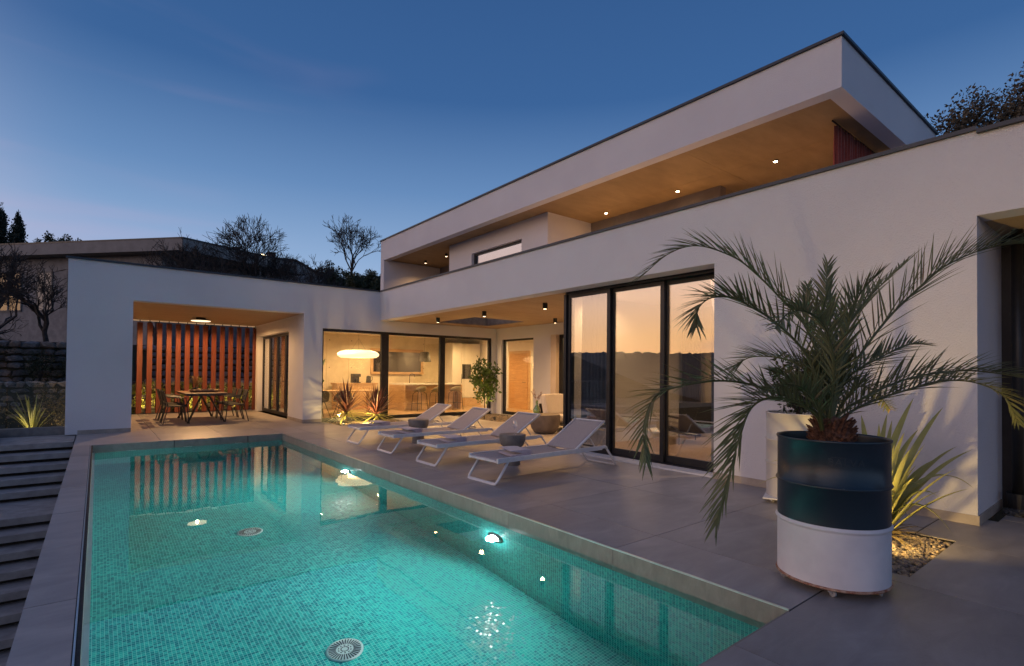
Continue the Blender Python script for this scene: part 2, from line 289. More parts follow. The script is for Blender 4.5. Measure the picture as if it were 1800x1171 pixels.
# ------------------------------------------------------------------ mesh helpers
class MB:
    def __init__(s): s.v = []; s.f = []; s.m = []; s.mi = 0
    def add(s, vs, fs):
        o = len(s.v); s.v += [tuple(p) for p in vs]; s.f += [tuple(i + o for i in f) for f in fs]; s.m += [s.mi] * len(fs); return s
    def box(s, x0, x1, y0, y1, z0, z1, M=None):
        vs = [(x0, y0, z0), (x1, y0, z0), (x1, y1, z0), (x0, y1, z0), (x0, y0, z1), (x1, y0, z1), (x1, y1, z1), (x0, y1, z1)]
        if M is not None: vs = [M @ Vector(p) for p in vs]
        return s.add(vs, [(0, 3, 2, 1), (4, 5, 6, 7), (0, 1, 5, 4), (1, 2, 6, 5), (2, 3, 7, 6), (3, 0, 4, 7)])
    def tube(s, pts, r, n=8, cap=True, flat=1.0, up=None):
        pts = [Vector(p) for p in pts]; rs = r if isinstance(r, (list, tuple)) else [r] * len(pts)
        t0 = (pts[1] - pts[0]).normalized(); u = Vector(up) if up else (Vector((0, 0, 1)) if abs(t0.z) < .9 else Vector((1, 0, 0)))
        vs = []
        for i, p in enumerate(pts):
            t = ((pts[i + 1] if i + 1 < len(pts) else p) - (pts[i - 1] if i else p)).normalized()
            a = (u - t * u.dot(t))
            if a.length < 1e-5: a = t.orthogonal()
            a.normalize(); u = a; b = t.cross(a)
            for j in range(n):
                an = 2 * math.pi * (j + .5) / n
                vs.append(p + (a * math.cos(an) * flat + b * math.sin(an)) * rs[i])
        fs = [(i * n + j, i * n + (j + 1) % n, (i + 1) * n + (j + 1) % n, (i + 1) * n + j) for i in range(len(pts) - 1) for j in range(n)]
        if cap: fs += [tuple(range(n))[::-1], tuple(range((len(pts) - 1) * n, len(pts) * n))]
        return s.add(vs, fs)
    def lathe(s, prof, n=32, c=(0, 0, 0), rfun=None):
        vs = []
        for r, z in prof:
            for j in range(n):
                a = 2 * math.pi * j / n; q = r * (rfun(a, z) if rfun else 1)
                vs.append((c[0] + q * math.cos(a), c[1] + q * math.sin(a), c[2] + z))
        fs = [(i * n + j, i * n + (j + 1) % n, (i + 1) * n + (j + 1) % n, (i + 1) * n + j) for i in range(len(prof) - 1) for j in range(n)]
        return s.add(vs, fs)
    def prism(s, poly, z0, z1):
        n = len(poly)
        return s.add([(x, y, z0) for x, y in poly] + [(x, y, z1) for x, y in poly],
                     [tuple(range(n))[::-1], tuple(range(n, 2 * n))] + [(i, (i + 1) % n, (i + 1) % n + n, i + n) for i in range(n)])
    def mesh(s, name, mats, smooth=False):
        me = bpy.data.meshes.new(name); me.from_pydata(s.v, [], s.f)
        for mm in (mats if isinstance(mats, (list, tuple)) else [mats]): me.materials.append(mm)
        if any(s.m): me.polygons.foreach_set('material_index', s.m)
        if smooth: me.polygons.foreach_set('use_smooth', [True] * len(me.polygons))
        me.update(); return me
    def build(s, name, mats, parent=None, smooth=False, bevel=0, origin=None):
        if origin is not None: s.v = [(x - origin[0], y - origin[1], z - origin[2]) for x, y, z in s.v]
        o = bpy.data.objects.new(name, s.mesh(name, mats, smooth)); COL.objects.link(o)
        if parent: o.parent = parent
        if origin is not None: o.location = origin
        if bevel:
            md = o.modifiers.new('bevel', 'BEVEL'); md.width = bevel; md.segments = 2; md.limit_method = 'ANGLE'; md.angle_limit = R(40)
        return o
def wn_auto(o, ang=35):
    for p in o.data.polygons: p.use_smooth = True
    try: o.data.set_sharp_from_angle(angle=R(ang))
    except Exception: pass
    return o
def tag(o, label=None, cat=None, group=None, kind=None):
    if label: o['label'] = label
    if cat: o['category'] = cat
    if group: o['group'] = group
    if kind: o['kind'] = kind
    return o
def thing(name, label, cat, loc=(0, 0, 0), rz=0, group=None):
    o = bpy.data.objects.new(name, None); COL.objects.link(o); o.location = loc; o.rotation_euler = (0, 0, rz); o.empty_display_size = .2
    return tag(o, label, cat, group)
def copy_tree(o, parent=None):
    c = o.copy(); COL.objects.link(c)
    if parent: c.parent = parent
    for ch in list(o.children): copy_tree(ch, c)
    return c
def inst(name, mesh, parent, loc=(0, 0, 0), rot=(0, 0, 0), scale=(1, 1, 1)):
    o = bpy.data.objects.new(name, mesh); COL.objects.link(o); o.parent = parent; o.location = loc; o.rotation_euler = rot; o.scale = scale; return o
def lamp(kind, parent, loc, power, col, d=(0, 0, -1), **k):
    L = bpy.data.lights.new('light', kind); L.energy = power; L.color = col
    for a, b in k.items(): setattr(L, a, b)
    o = bpy.data.objects.new('light', L); COL.objects.link(o)
    if parent: o.parent = parent
    o.location = loc; o.rotation_euler = Vector(d).to_track_quat('-Z', 'Y').to_euler(); return o
WARM = (1, .55, .21)
WARMER = (1, .55, .20)
# ------------------------------------------------------------------ the setting
def WB(mb, name, mats, parent, **k):
    o = mb.build(name, mats, parent, **k)
    if parent: o.location = Vector(o.location) - Vector(parent.location)
    return o
def struct(o): o['kind'] = 'structure'; return o
def terr(x, y):
    z = -3.0
    a = 0.0
    if y > 20.6:
        a = .9
        if y > 25: a = 2.3 + max(0, y - 42) * .38
        a = min(a, 12.6)
        z = a
    elif y > 13.3 and x < 0.2: z = -.12
    if x > 15.5 and y > -30: z = max(z, (x - 15.5) * .30 if (x - 15.5) * .30 < 9 else 9)
    if x < -12 and y > 15: z = -3 + (z + 3) * max(0, 1 - (-12 - x) / 22) - max(0, min(18, (-x - 20) * .3))
    if z > 2: z += noise.noise(Vector((x * .12, y * .12, 0))) * .5
    d = math.hypot(x, y)
    if d > 90: z = -6 + (z + 6) * max(0, 1 - (d - 90) / 60)
    return z
GRASSM = noise_mat('ground_earth', (.022, .024, .014), (.06, .055, .035), .9, .95, .03, 5)
xs = [-900, -500, -300, -160, -100, -60, -35, -20, -12, -7, -4, -.52, .15, .25, 3, 6, 9, 12, 13.8, 15.5, 17, 19, 22, 26, 31, 38, 46, 60, 80, 110, 160, 300, 500, 900]
ys = [-900, -500, -300, -160, -100, -60, -30.5, -29.5, -15, -8, -3, 2, 6, 10, 13.28, 13.35, 16, 20.58, 20.65, 22, 24.95, 25.05, 27, 30, 33, 36, 40, 44, 48, 53, 58, 64, 70, 76, 84, 92, 110, 160, 300, 500, 900]
g = MB(); nx, ny = len(xs), len(ys)
def gz(x, y):
    if -.52 <= x <= 15.5 and y <= 20.6: return -3.0
    return terr(x, y)
g.add([(x, y, gz(x, y)) for y in ys for x in xs], [(j * nx + i, j * nx + i + 1, (j + 1) * nx + i + 1, (j + 1) * nx + i) for j in range(ny - 1) for i in range(nx - 1)])
struct(g.build('ground', GRASSM))
# wooded ridge all round at a distance, its crest broken by tree tops
hm = noise_mat('far_woods', (.012, .016, .012), (.03, .036, .026), .05, 1, 0)
g = MB(); N = 1400; vs = []
for i in range(N):
    a = 2 * math.pi * i / N; az = (math.degrees(a) + 360) % 360
    cx, sy = math.sin(a), math.cos(a)
    h = 31 + 6 * noise.noise(Vector((cx * 2.2, sy * 2.2, 3))) + 3 * noise.noise(Vector((cx * 9, sy * 9, 1)))
    t = h + random.random() * 2.6 + 1.2 * noise.noise(Vector((cx * 80, sy * 80, 1)))
    for rr, zz in ((420, -8), (640, h * .55), (800, t), (880, -8)): vs.append((cx * rr, sy * rr, zz))
g.add(vs, [(i * 4 + j, ((i + 1) % N) * 4 + j, ((i + 1) % N) * 4 + j + 1, i * 4 + j + 1) for i in range(N) for j in range(3)])
struct(g.build('hills', hm))

# ---- pool
PX0, PX1, PY0, PY1, PZ, WZ = -.04, 3.19, 1.378, 12.0, -1.57, -.13
pool = thing('swimming_pool', 'long rectangular pool lined with small turquoise glass mosaic and lit from under water', 'swimming pool', (1.6, 6.7, PZ))
mb = MB()
vs = [(PX0, PY0, PZ), (PX1, PY0, PZ), (PX1, PY1, PZ), (PX0, PY1, PZ), (PX0, PY0, -.22), (PX1, PY0, -.22), (PX1, PY1, -.22), (PX0, PY1, -.22)]
mb.add(vs, [(0, 1, 2, 3), (0, 4, 5, 1), (1, 5, 6, 2), (2, 6, 7, 3), (3, 7, 4, 0)])
WB(mb, 'mosaic_basin', MOSAIC, pool)
w = MB(); n = 2
w.add([(PX0, PY0, WZ), (PX1, PY0, WZ), (PX1, PY1, WZ), (PX0, PY1, WZ)], [(0, 1, 2, 3)])
wo_ = struct(w.build('water', WATER))
# stone facing above and just below the water line, in lengths
yy = PY0; k = 0
edges = [PY0, 2.705, 4.03, 5.35, 6.67, 7.99, 9.31, 10.63, PY1]
for a, b in zip(edges[:-1], edges[1:]):
    WB(MB().box(PX1 - .012, PX1 + .01, a + .002, b - .002, -.23, -.004), 'edge_stone', COPING, pool)
xe = [PX0, 1.2, 2.5, PX1]
for a, b in zip(xe[:-1], xe[1:]):
    WB(MB().box(a + .002, b - .014, PY1 - .012, PY1 + .01, -.23, -.004), 'edge_stone', COPING, pool)
    WB(MB().box(a + .002, b - .014, PY0 - .01, PY0 + .006, -.23, -.004), 'edge_stone', COPING, pool)
WB(MB().box(PX0 - .001, PX0 + .030, PY0, PY1, -.21, -.136), 'pale_edge_ledge', noise_mat('pale_grout', (.66, .70, .66), (.74, .78, .74), 5, .6), pool)
WB(MB().box(PX1 - .016, PX1 - .002, PY0, PY1, -.0035, .006), 'edge_profile', STEEL, pool)
WB(MB().box(PX0 - .02, PX0 - .0015, PY0, PY1, -.06, -.012), 'edge_stone', JOINT, pool)
WB(MB().box(PX0 - .02, PX0 - .0012, PY0, PY1, -.24, -.061), 'pale_edge_strip', MATS['pale_grout'], pool)
WB(MB().box(PX0 - .03, PX0 - .0215, PY0, PY1, -.02, .003), 'edge_profile', STEEL, pool)
# drains
GR = noise_mat('pool_plastic', (.72, .76, .74), (.78, .82, .80), 5, .4)
for (x, y) in ((1.535, 3.97), (1.45, 6.78)):
    d = MB(); d.lathe([(0, .012), (.06, .013), (.125, .010), (.14, .004), (.14, 0)], 40, (x, y, PZ + .002))
    dr = WB(d, 'floor_drain', GR, pool, smooth=True)
    s = MB()
    for i in range(32):
        a = 2 * math.pi * i / 32; M = Matrix.Translation((x, y, PZ + .0155)) @ Matrix.Rotation(a, 4, 'Z')
        s.box(.066, .122, -.0042, .0042, -.003, .0008, M)
    for r_ in (.028, .048):
        for i in range(10):
            a = 2 * math.pi * i / 10; M = Matrix.Translation((x, y, PZ + .0155)) @ Matrix.Rotation(a, 4, 'Z')
            s.box(r_ - .004, r_ + .004, -.007, .007, -.003, .0008, M)
    so_ = s.build('drain_slots', BLACK, dr); so_['kind'] = 'stuff'
for x in (.45, 1.35, 2.25):
    WB(MB().box(x, x + .14, PY1 - .016, PY1 - .008, -.215, -.165), 'water_inlet', GR, pool, bevel=.002)
def pool_lamp(y, p):
    t = thing('pool_lamp', 'round white underwater lamp glowing in the right pool wall %s' % ('nearest the camera' if y < 6 else 'towards the dining room'), 'pool lamp', (PX1, y, -.67), group='underwater lamps in the pool wall')
    d = MB(); d.add([], []); vs = []; n = 32
    M = Matrix.Rotation(R(-90), 4, 'Y')
    r = MB(); r.lathe([(.078, .0), (.105, .0), (.112, .012), (.078, .022)], n); r.v = [tuple(M @ Vector(p_)) for p_ in r.v]; r.build('trim_ring', STEEL, t, smooth=True)
    r = MB(); r.lathe([(.0001, .014), (.05, .013), (.076, .006)], n); r.v = [tuple(M @ Vector(p_)) for p_ in r.v]; r.build('lens', emit('pool_lens', (.95, 1, .98), 25), t, smooth=True)
    lamp('SPOT', t, (-.05, 0, 0), p * 1.5, (.88, 1, .93), d=(-1, -.12, -.16), spot_size=R(172), spot_blend=.6, shadow_soft_size=.06)
    lamp('POINT', t, (-.07, 0, 0), p * .07, (.95, 1, .98), shadow_soft_size=.012)
pool_lamp(4.25, 140); pool_lamp(8.22, 135)

# ---- deck of large stone slabs with open joints
deck = thing('deck', 'terrace of large grey stone slabs round the pool', 'deck', (4.5, 6, 0)); del deck['category']; del deck['label']; deck['kind'] = 'structure'
def minus(rects, h):
    out = []
    for (a, b, c, d) in rects:
        e, f, g_, h_ = h
        if e >= b or f <= a or g_ >= d or h_ <= c: out.append((a, b, c, d)); continue
        if a < e: out.append((a, e, c, d))
        if f < b: out.append((f, b, c, d))
        m0, m1 = max(a, e), min(b, f)
        if c < g_: out.append((m0, m1, c, g_))
        if h_ < d: out.append((m0, m1, h_, d))
    return [r_ for r_ in out if r_[1] - r_[0] > .02 and r_[3] - r_[2] > .02]
BED_A, BED_B, BED_C = (4.36, 5.62, 1.10, 1.95), (4.80, 6.75, 12.95, 14.12), (8.75, 10.42, 11.55, 14.12)
HOLES = [BED_A, BED_B, BED_C, (-.56, .60, 14.12, 21), (4.24, 4.73, 14.12, 21), (4.49, 20, 14.12, 21), (6.37, 6.70, 1.09, 3.72), (6.70, 10.56, 1.0, 6.95), (10.55, 20, -5, 21), (7.46, 20, -5, 1.1), (6.68, 7.46, 1.085, 1.2)]
tile_cache = {}
def deck_tile(a, b, c, d, mat=DECK, name='slab'):
    rs = [(a, b, c, d)]
    for h in HOLES: rs = minus(rs, h)
    if not rs: return
    cx, cy = (a + b) / 2, (c + d) / 2; mb = MB(); q = .003
    for (e, f, g_, h_) in rs:
        l, r_, u, v = e + (q if abs(e - a) < 1e-6 else 0), f - (q if abs(f - b) < 1e-6 else 0), g_ + (q if abs(g_ - c) < 1e-6 else 0), h_ - (q if abs(h_ - d) < 1e-6 else 0)
        mb.box(l - cx, r_ - cx, u - cy, v - cy, -.018, 0)
    o = mb.build(name, mat, deck); o.location = (cx - 4.5, cy - 6, random.uniform(-.0006, .0006)); return o
cols = [3.202, 3.73] + [3.73 + 1.32 * i for i in range(1, 7)]
rows = [1.378 + 1.3265 * i for i in range(0, 15)]
for i in range(len(cols) - 1):
    for j in range(len(rows) - 1):
        deck_tile(cols[i], cols[i + 1], rows[j], rows[j + 1])
colsb = [-.31, 1.23, 2.55, 4.2, 5.52, 6.84, 8.16]
for a, b in zip(colsb[:-1], colsb[1:]):
    for c, d in ((.056, 1.372), (-1.27, .056), (-2.6, -1.27)): deck_tile(a, b, c, d)
colsf = [-.31 + 0, .98, 2.10, 3.202]
for a, b in zip(colsf[:-1], colsf[1:]):
    for c, d in ((12.012, 13.3), (13.3, 14.62), (14.62, 15.94), (15.94, 17.26), (17.26, 18.58), (18.58, 19.6)): deck_tile(a, b, c, d)
ce = [1.378, 2.7, 4.06, 5.3, 6.52, 7.9, 9.2, 10.6, 12.01]
for a, b in zip(ce[:-1], ce[1:]): deck_tile(-.31, -.072, a, b, COPING if 0 else DECK, 'coping_slab')
base = MB(); JZ = -.0065
rs = [(-.30, 10.56, -2.58, 19.6)]
for h in HOLES + [(PX0 - .03, PX1 + .01, PY0 - .01, PY1 + .01)]: rs = minus(rs, h)
for (a, b, c, d) in rs: base.box(a, b, c, d, -.3, JZ)
WB(base, 'joint_bed', JOINT, deck)
for (a, b, c, d) in (BED_A, BED_B, BED_C): WB(MB().box(a, b, c, d, -.3, -.05), 'gravel_tray', SOIL, deck)
# retaining side of the pool towards the stairs
WB(MB().box(-.30, -.05, -2.58, 14.1, -3.2, -.31), 'outer_face', CONC, deck)
# gravel
peb = [noise_mat('pebble_a', (.24, .18, .12), (.42, .33, .23), 14, .8, .002), noise_mat('pebble_b', (.10, .085, .075), (.20, .17, .15), 14, .8, .002)]
def pebbles(name, region, nst, rr, seed=1, z0=-.05, mats=peb):
    rnd = random.Random(seed); mb = MB()
    ico = [(0, 0, 1), (.9, 0, .3), (.28, .85, .35), (-.72, .52, .3), (-.72, -.52, .3), (.28, -.85, .3), (.72, .5, -.4), (-.28, .85, -.4), (-.9, 0, -.4), (-.28, -.85, -.4), (.72, -.52, -.4), (0, 0, -1)]
    fs = [(0, 1, 2), (0, 2, 3), (0, 3, 4), (0, 4, 5), (0, 5, 1), (1, 6, 2), (2, 7, 3), (3, 8, 4), (4, 9, 5), (5, 10, 1), (6, 7, 2), (7, 8, 3), (8, 9, 4), (9, 10, 5), (10, 6, 1), (6, 11, 7), (7, 11, 8), (8, 11, 9), (9, 11, 10), (10, 11, 6)]
    for i in range(nst):
        x = rnd.uniform(region[0] + rr, region[1] - rr); y = rnd.uniform(region[2] + rr, region[3] - rr)
        M = Matrix.Translation((x, y, z0 + rnd.uniform(.004, .036))) @ Matrix.Rotation(rnd.uniform(0, 6.3), 4, 'Z') @ Matrix.Rotation(rnd.uniform(-.5, .5), 4, 'X') @ Matrix.Diagonal((rr * rnd.uniform(.6, 1.25), rr * rnd.uniform(.5, .9), rr * rnd.uniform(.35, .7), 1))
        mb.mi = rnd.random() < .4
        mb.add([M @ Vector([c * rnd.uniform(.85, 1.12) for c in p]) for p in ico], fs)
    o = mb.build(name, mats, deck); o.location = -Vector(deck.location); o['kind'] = 'stuff'; return o
pebbles('gravel', BED_A, 3200, .021, 1)
pebbles('gravel', BED_B, 3400, .022, 2); pebbles('gravel', BED_C, 4200, .022, 3)

# ---- villa
V = thing('villa', 'white rendered modern villa with a long flat roof over an upper terrace', 'house', (6.4, 14, 0))
def vp(mb, name, mat, **k): return WB(mb, name, mat, V, **k)
ZL = 2.845
m_ = MB()
m_.box(-.5, .6, 14.13, 14.48, 0, 2.886).box(4.24, 4.73, 14.13, 14.48, 0, 2.886).box(-.5, 6.37, 14.13, 14.48, 2.886, 3.66)
m_.box(4.73, 6.37, 14.13, 14.48, 2.524, 2.886).box(6.37, 10.40, 14.13, 14.48, 2.524, ZL).box(10.40, 10.55, 14.13, 14.48, 0, ZL)
m_.box(-.5, -.2, 14.48, 19.6, -.3, 3.66)
vp(m_, 'wing_wall', PLASTER)
vp(MB().box(4.24, 4.5, 14.48, 15.5, 0, 2.886).box(4.24, 4.5, 15.5, 19.14, 2.505, 2.886).box(4.24, 4.5, 19.14, 19.6, 0, 2.886), 'dining_side_wall', PLASTER)
vp(MB().box(-.54, 6.32, 14.09, 14.52, 3.66, 3.70), 'parapet_cap', CAPM)
for i in range(4): vp(MB().box(-.2, 4.24, 14.48 + i * 1.28, 14.48 + (i + 1) * 1.28 - .006, 2.886, 2.95), 'ceiling_board', CEILWOOD)
vp(MB().box(-.2, 12.6, 14.48, 19.9, 3.0, 3.3), 'wing_roof', CONC)
vp(MB().box(.6, 4.24, 19.50, 19.54, 2.85, 2.882), 'light_strip', emit('led_strip', (1, .62, .34), .22))
# plinths
for q in (MB().box(-.30, .60, 14.116, 14.13, .001, .085), MB().box(4.24, 4.73, 14.116, 14.13, .001, .085), MB().box(4.228, 4.24, 14.13, 15.5, .001, .085)): vp(q, 'plinth', STONEBEIGE)
for q in (MB().box(6.356, 6.37, 1.09, 3.72, .001, .09), MB().box(6.356, 7.45, 1.076, 1.09, .001, .09)): vp(q, 'plinth', STONEBEIGE)
# street side facade with the big door
vp(MB().box(6.37, 6.67, 1.09, 3.72, 0, 3.664).box(6.37, 6.67, 3.72, 14.13, ZL, 3.664), 'long_facade', PLASTER)
vp(MB().box(6.37, 6.67, -6, 1.09, 2.87, 3.63), 'facade_over_recess', PLASTER)
vp(MB().box(6.67, 7.7, 1.09, 1.34, 0, 2.87), 'recess_side_wall', PLASTER)
vp(MB().box(6.67, 9.5, -6, 1.6, 2.87, 3.2), 'recess_ceiling', noise_mat('recess_soffit', (.42, .30, .17), (.5, .38, .22), 2, .6))
vp(MB().box(6.34, 6.72, 1.085, 14.09, 3.664, 3.702), 'parapet_cap', CAPM)
vp(MB().box(6.325, 6.72, -6, 1.085, 3.63, 3.668), 'parapet_cap', CAPM)
# terrace ceiling with the open light well
H = (7.9, 9.72, 11.55, 13.5)
cb = [6.67, 8.0, 9.3, 10.55]
yb = [6.95, 8.4, 9.9, 11.55, 12.6, 14.13]
for i in range(3):
    for j in range(5):
        rs = minus([(cb[i] + .003, cb[i + 1] - .003, yb[j] + .003, yb[j + 1] - .003)], H)
        if rs:
            q = MB()
            for (a, b, c, d) in rs: q.box(a, b, c, d, 2.850, 2.90)
            vp(q, 'ceiling_board', CEILWOOD)
q = MB()
for (a, b, c, d) in minus([(6.67, 12.6, 6.95, 14.48)], H): q.box(a, b, c, d, 2.905, 3.25)
q.box(6.67, 14.0, 1.6, 6.95, 2.905, 3.25)
vp(q, 'floor_slab', PLASTER)
for q in (MB().box(H[0], H[0] + .02, H[2], H[3], 2.86, 3.3), MB().box(H[1] - .02, H[1], H[2], H[3], 2.86, 3.3), MB().box(H[0] + .02, H[1] - .02, H[2], H[2] + .02, 2.86, 3.3), MB().box(H[0] + .02, H[1] - .02, H[3] - .02, H[3], 2.86, 3.3)): vp(q, 'light_well_shade_lining', CONC)  # added grey lining darkens the shaft in place of deeper shade
# courtyard east wall
m_ = MB().box(10.55, 10.8, 13.82, 14.13, 0, ZL).box(10.55, 10.8, 12.2, 13.82, 2.47, ZL).box(10.55, 10.8, 11.42, 12.2, 0, ZL).box(10.55, 10.8, 9.3, 11.42, 2.51, ZL).box(10.55, 10.8, 6.95, 9.3, 0, ZL)
vp(m_, 'courtyard_wall', PLASTER)
# ---- upper floor
vp(MB().box(8.92, 9.17, 3.10, 19.8, 5.83, 6.63).box(9.17, 14.2, 3.10, 3.35, 5.83, 6.63).box(9.17, 14.2, 19.55, 19.8, 5.83, 6.63), 'roof_fascia', PLASTER)
vp(MB().box(9.17, 14.2, 3.35, 19.55, 5.98, 6.60), 'roof_deck', CONC)
ys_ = [3.35, 6.05, 8.75, 11.45, 14.15, 16.85, 19.55]
for a, b in zip(ys_[:-1], ys_[1:]):
    for c, d in ((9.17, 10.8), (10.8, 12.5), (12.5, 14.2)):
        vp(MB().box(c + .003, d - .003, a + .003, b - .003, 5.86, 5.98), 'upper_ceiling_panel', CEILCON)
vp(MB().box(8.88, 14.24, 3.06, 19.84, 6.63, 6.675), 'roof_cap', CAPM)
vp(MB().box(8.92, 11.5, 19.5, 19.8, 3.25, 5.83), 'end_wall', PLASTER)
m_ = MB().box(9.75, 10.0, 10.71, 11.85, 3.25, 5.86).box(9.75, 10.0, 14.48, 15.89, 3.25, 5.86).box(9.75, 10.0, 11.85, 14.48, 5.34, 5.86).box(9.75, 10.0, 11.85, 14.48, 3.25, 4.2)
m_.box(10.0, 11.5, 10.71, 10.9, 3.25, 5.86).box(10.0, 11.5, 15.7, 15.89, 3.25, 5.86)
vp(m_, 'upper_wall', PLASTER)
vp(MB().box(11.5, 11.75, 6.57, 19.5, 3.25, 5.86), 'upper_back_wall', noise_mat('shade_toned_render', (.20, .17, .155), (.26, .225, .205), 2, .85, .004, 60))  # darker than the other walls: its lack of light is put into the colour
uw = vp(MB().box(9.86, 9.93, 11.85, 14.48, 5.27, 5.34).box(9.86, 9.93, 11.85, 14.48, 4.2, 4.27).box(9.86, 9.93, 14.39, 14.48, 4.27, 5.27).box(9.86, 9.93, 11.85, 11.93, 4.27, 5.27), 'upper_window', FRAME)
MB().box(9.89, 9.905, 11.93, 14.39, 4.27, 5.27).build('pane', GLASSU, uw)

# ---- kitchen glazing
kw = vp(MB().box(4.73, 10.40, 14.20, 14.30, 2.45, 2.524).box(4.73, 10.40, 14.20, 14.30, -.02, .09).box(4.73, 4.78, 14.20, 14.30, .09, 2.45).box(10.31, 10.40, 14.20, 14.30, .09, 2.45)
         .box(6.46, 6.68, 14.20, 14.30, .09, 2.45).box(8.42, 8.60, 14.20, 14.30, .09, 2.45), 'kitchen_window_frame', FRAME)
for a, b in ((4.78, 6.46), (6.68, 8.42), (8.60, 10.31)): MB().box(a, b, 14.245, 14.257, .09, 2.45).build('pane', GLASS, kw)
d2 = vp(MB().box(10.62, 10.70, 12.2, 13.82, 2.41, 2.47).box(10.62, 10.70, 12.2, 13.82, -.02, .09).box(10.62, 10.70, 13.74, 13.82, .09, 2.41).box(10.62, 10.70, 12.2, 12.27, .09, 2.41), 'courtyard_window_frame', FRAME)
MB().box(10.655, 10.667, 12.27, 13.74, .09, 2.41).build('pane', GLASS, d2)
d3 = vp(MB().box(10.70, 10.78, 9.3, 11.2, 2.42, 2.51).box(10.70, 10.78, 9.3, 11.2, -.02, .06).box(10.70, 10.78, 11.05, 11.2, .06, 2.42).box(10.70, 10.78, 10.85, 10.91, .06, 2.42).box(10.70, 10.78, 9.3, 9.38, .06, 2.42), 'terrace_door', FRAME)
MB().box(10.735, 10.747, 9.38, 10.85, .06, 2.42).build('pane', GLASS, d3)
MB().tube([(10.69, 10.88, 1.0), (10.66, 10.88, 1.0), (10.66, 10.76, 1.0)], .011, 6).build('handle', BLACK, d3)
vp(MB().box(10.56, 10.79, 11.2, 11.42, 0, 2.51), 'door_reveal', noise_mat('reveal_beige', (.6, .5, .4), (.66, .56, .46), 3, .7))
# folding doors of the dining terrace
for i in range(4):
    a = 15.5 + i * .91; b = a + .905
    fr = vp(MB().box(4.40, 4.46, a, a + .075, .01, 2.50).box(4.40, 4.46, b - .075, b, .01, 2.50).box(4.40, 4.46, a + .075, b - .075, 2.425, 2.50).box(4.40, 4.46, a + .075, b - .075, .01, .11), 'folding_door_panel', FRAME)
    MB().box(4.425, 4.437, a + .075, b - .075, .11, 2.425).build('pane', GLASSD, fr)
    if i in (1, 2): MB().tube([(4.39, a + .04, 1.05), (4.36, a + .04, 1.05), (4.36, a + .16, 1.05)], .010, 6).build('handle', BLACK, fr)
# ---- the big sliding door
sd = vp(MB().box(6.675, 6.88, 3.72, 6.83, 2.80, 2.845).box(6.675, 6.88, 3.72, 6.83, .0, .03).box(6.66, 6.88, 6.80, 6.86, .03, 2.80), 'sliding_door_frame', FRAME)
YB = [(6.80, 5.80, 6.70), (5.83, 4.78, 6.76), (4.83, 3.74, 6.82)]
for i, (a, b, x) in enumerate(YB):
    fr = vp(MB().box(x, x + .05, b, a, 2.735, 2.80).box(x, x + .05, b, a, .03, .13).box(x, x + .05, b, b + .065, .13, 2.735).box(x, x + .05, a - .065, a, .13, 2.735), 'sliding_door_panel', FRAME)
    MB().box(x + .018, x + .030, b + .065, a - .065, .13, 2.735).build('pane', GLASSD, fr)
vp(MB().box(6.40, 6.655, 3.73, 6.83, 0.0, .022), 'door_track', WHITEMET)
vp(MB().box(6.80, 10.55, 6.86, 6.95, 0, 2.85), 'living_room_side_wall', PLASTER)
# ---- interiors
vp(MB().box(4.50, 12.6, 14.48, 18.95, -.02, .002).box(10.8, 12.6, 9.0, 14.48, -.02, .002), 'kitchen_floor', OAKFLOOR)
vp(MB().box(4.50, 12.6, 14.48, 18.95, 2.76, 2.84).box(10.8, 12.6, 9.0, 14.48, 2.76, 2.84), 'kitchen_ceiling', WHITEIN)
xk = [4.5, 5.25, 6.48, 7.3, 8.20, 10.32, 11.1, 12.6]
for a, b in zip(xk[:-1], xk[1:]):
    q = MB()
    if abs(a - 8.20) < .01: q.box(a + .002, b - .002, 18.9, 19.0, 0, 1.33).box(a + .002, b - .002, 18.9, 19.0, 2.2, 2.76)
    else: q.box(a + .003, b - .003, 18.9, 19.0, 0, 2.76)
    pn = vp(q, 'wall_panel', WALLIN)
    t_ = MB()
    for zz in (.5, 1.5, 2.5):
        if abs(a - 8.20) > .01:
            t_.lathe([(.0001, .0), (.018, .0), (.018, .01)], 10); t_.v[-30:] = [(p[0] + a + .1, 18.898 - p[2] * .1, p[1] + zz) for p in t_.v[-30:]]
    if t_.v: t_.build('tie_holes', BLACK, pn)
vp(MB().box(12.6, 12.7, 9.0, 19.0, 0, 2.76), 'hall_wall', WHITEIN)
vp(MB().box(4.5, 4.52, 19.14, 19.6, 0, 2.8).box(4.5, 10.8, 18.97, 19.1, 2.2, 2.9), 'hidden_wall', WALLIN)
wf = vp(MB().box(8.14, 10.38, 18.84, 18.90, 2.14, 2.26).box(8.14, 10.38, 18.80, 18.90, 1.27, 1.36).box(8.14, 8.24, 18.84, 18.90, 1.36, 2.14).box(10.28, 10.38, 18.84, 18.90, 1.36, 2.14), 'kitchen_back_window', OAK)
MB().box(8.24, 10.28, 18.86, 18.872, 1.36, 2.14).build('pane', glass('dark_window_glass', .05, tint=(.35, .35, .4), gain=1.5), wf)
vp(MB().box(11.17, 12.55, 18.0, 18.9, .32, 2.56), 'cabinet_panel', CABWHITE); 
dr_ = vp(MB().box(12.56, 12.6, 14.72, 15.98, .0, 2.2), 'interior_door_casing', OAK)
MB().box(12.53, 12.56, 14.82, 15.88, .0, 2.1).build('interior_door', noise_mat('door_oak', (.36, .17, .06), (.52, .28, .11), 3, .45, .001, 24, stretch=(1, 1, 9), mid=(.3, .7)), dr_)
MB().tube([(12.53, 14.92, 1.02), (12.47, 14.92, 1.02), (12.47, 15.05, 1.02)], .012, 6).build('handle', BLACK, dr_)
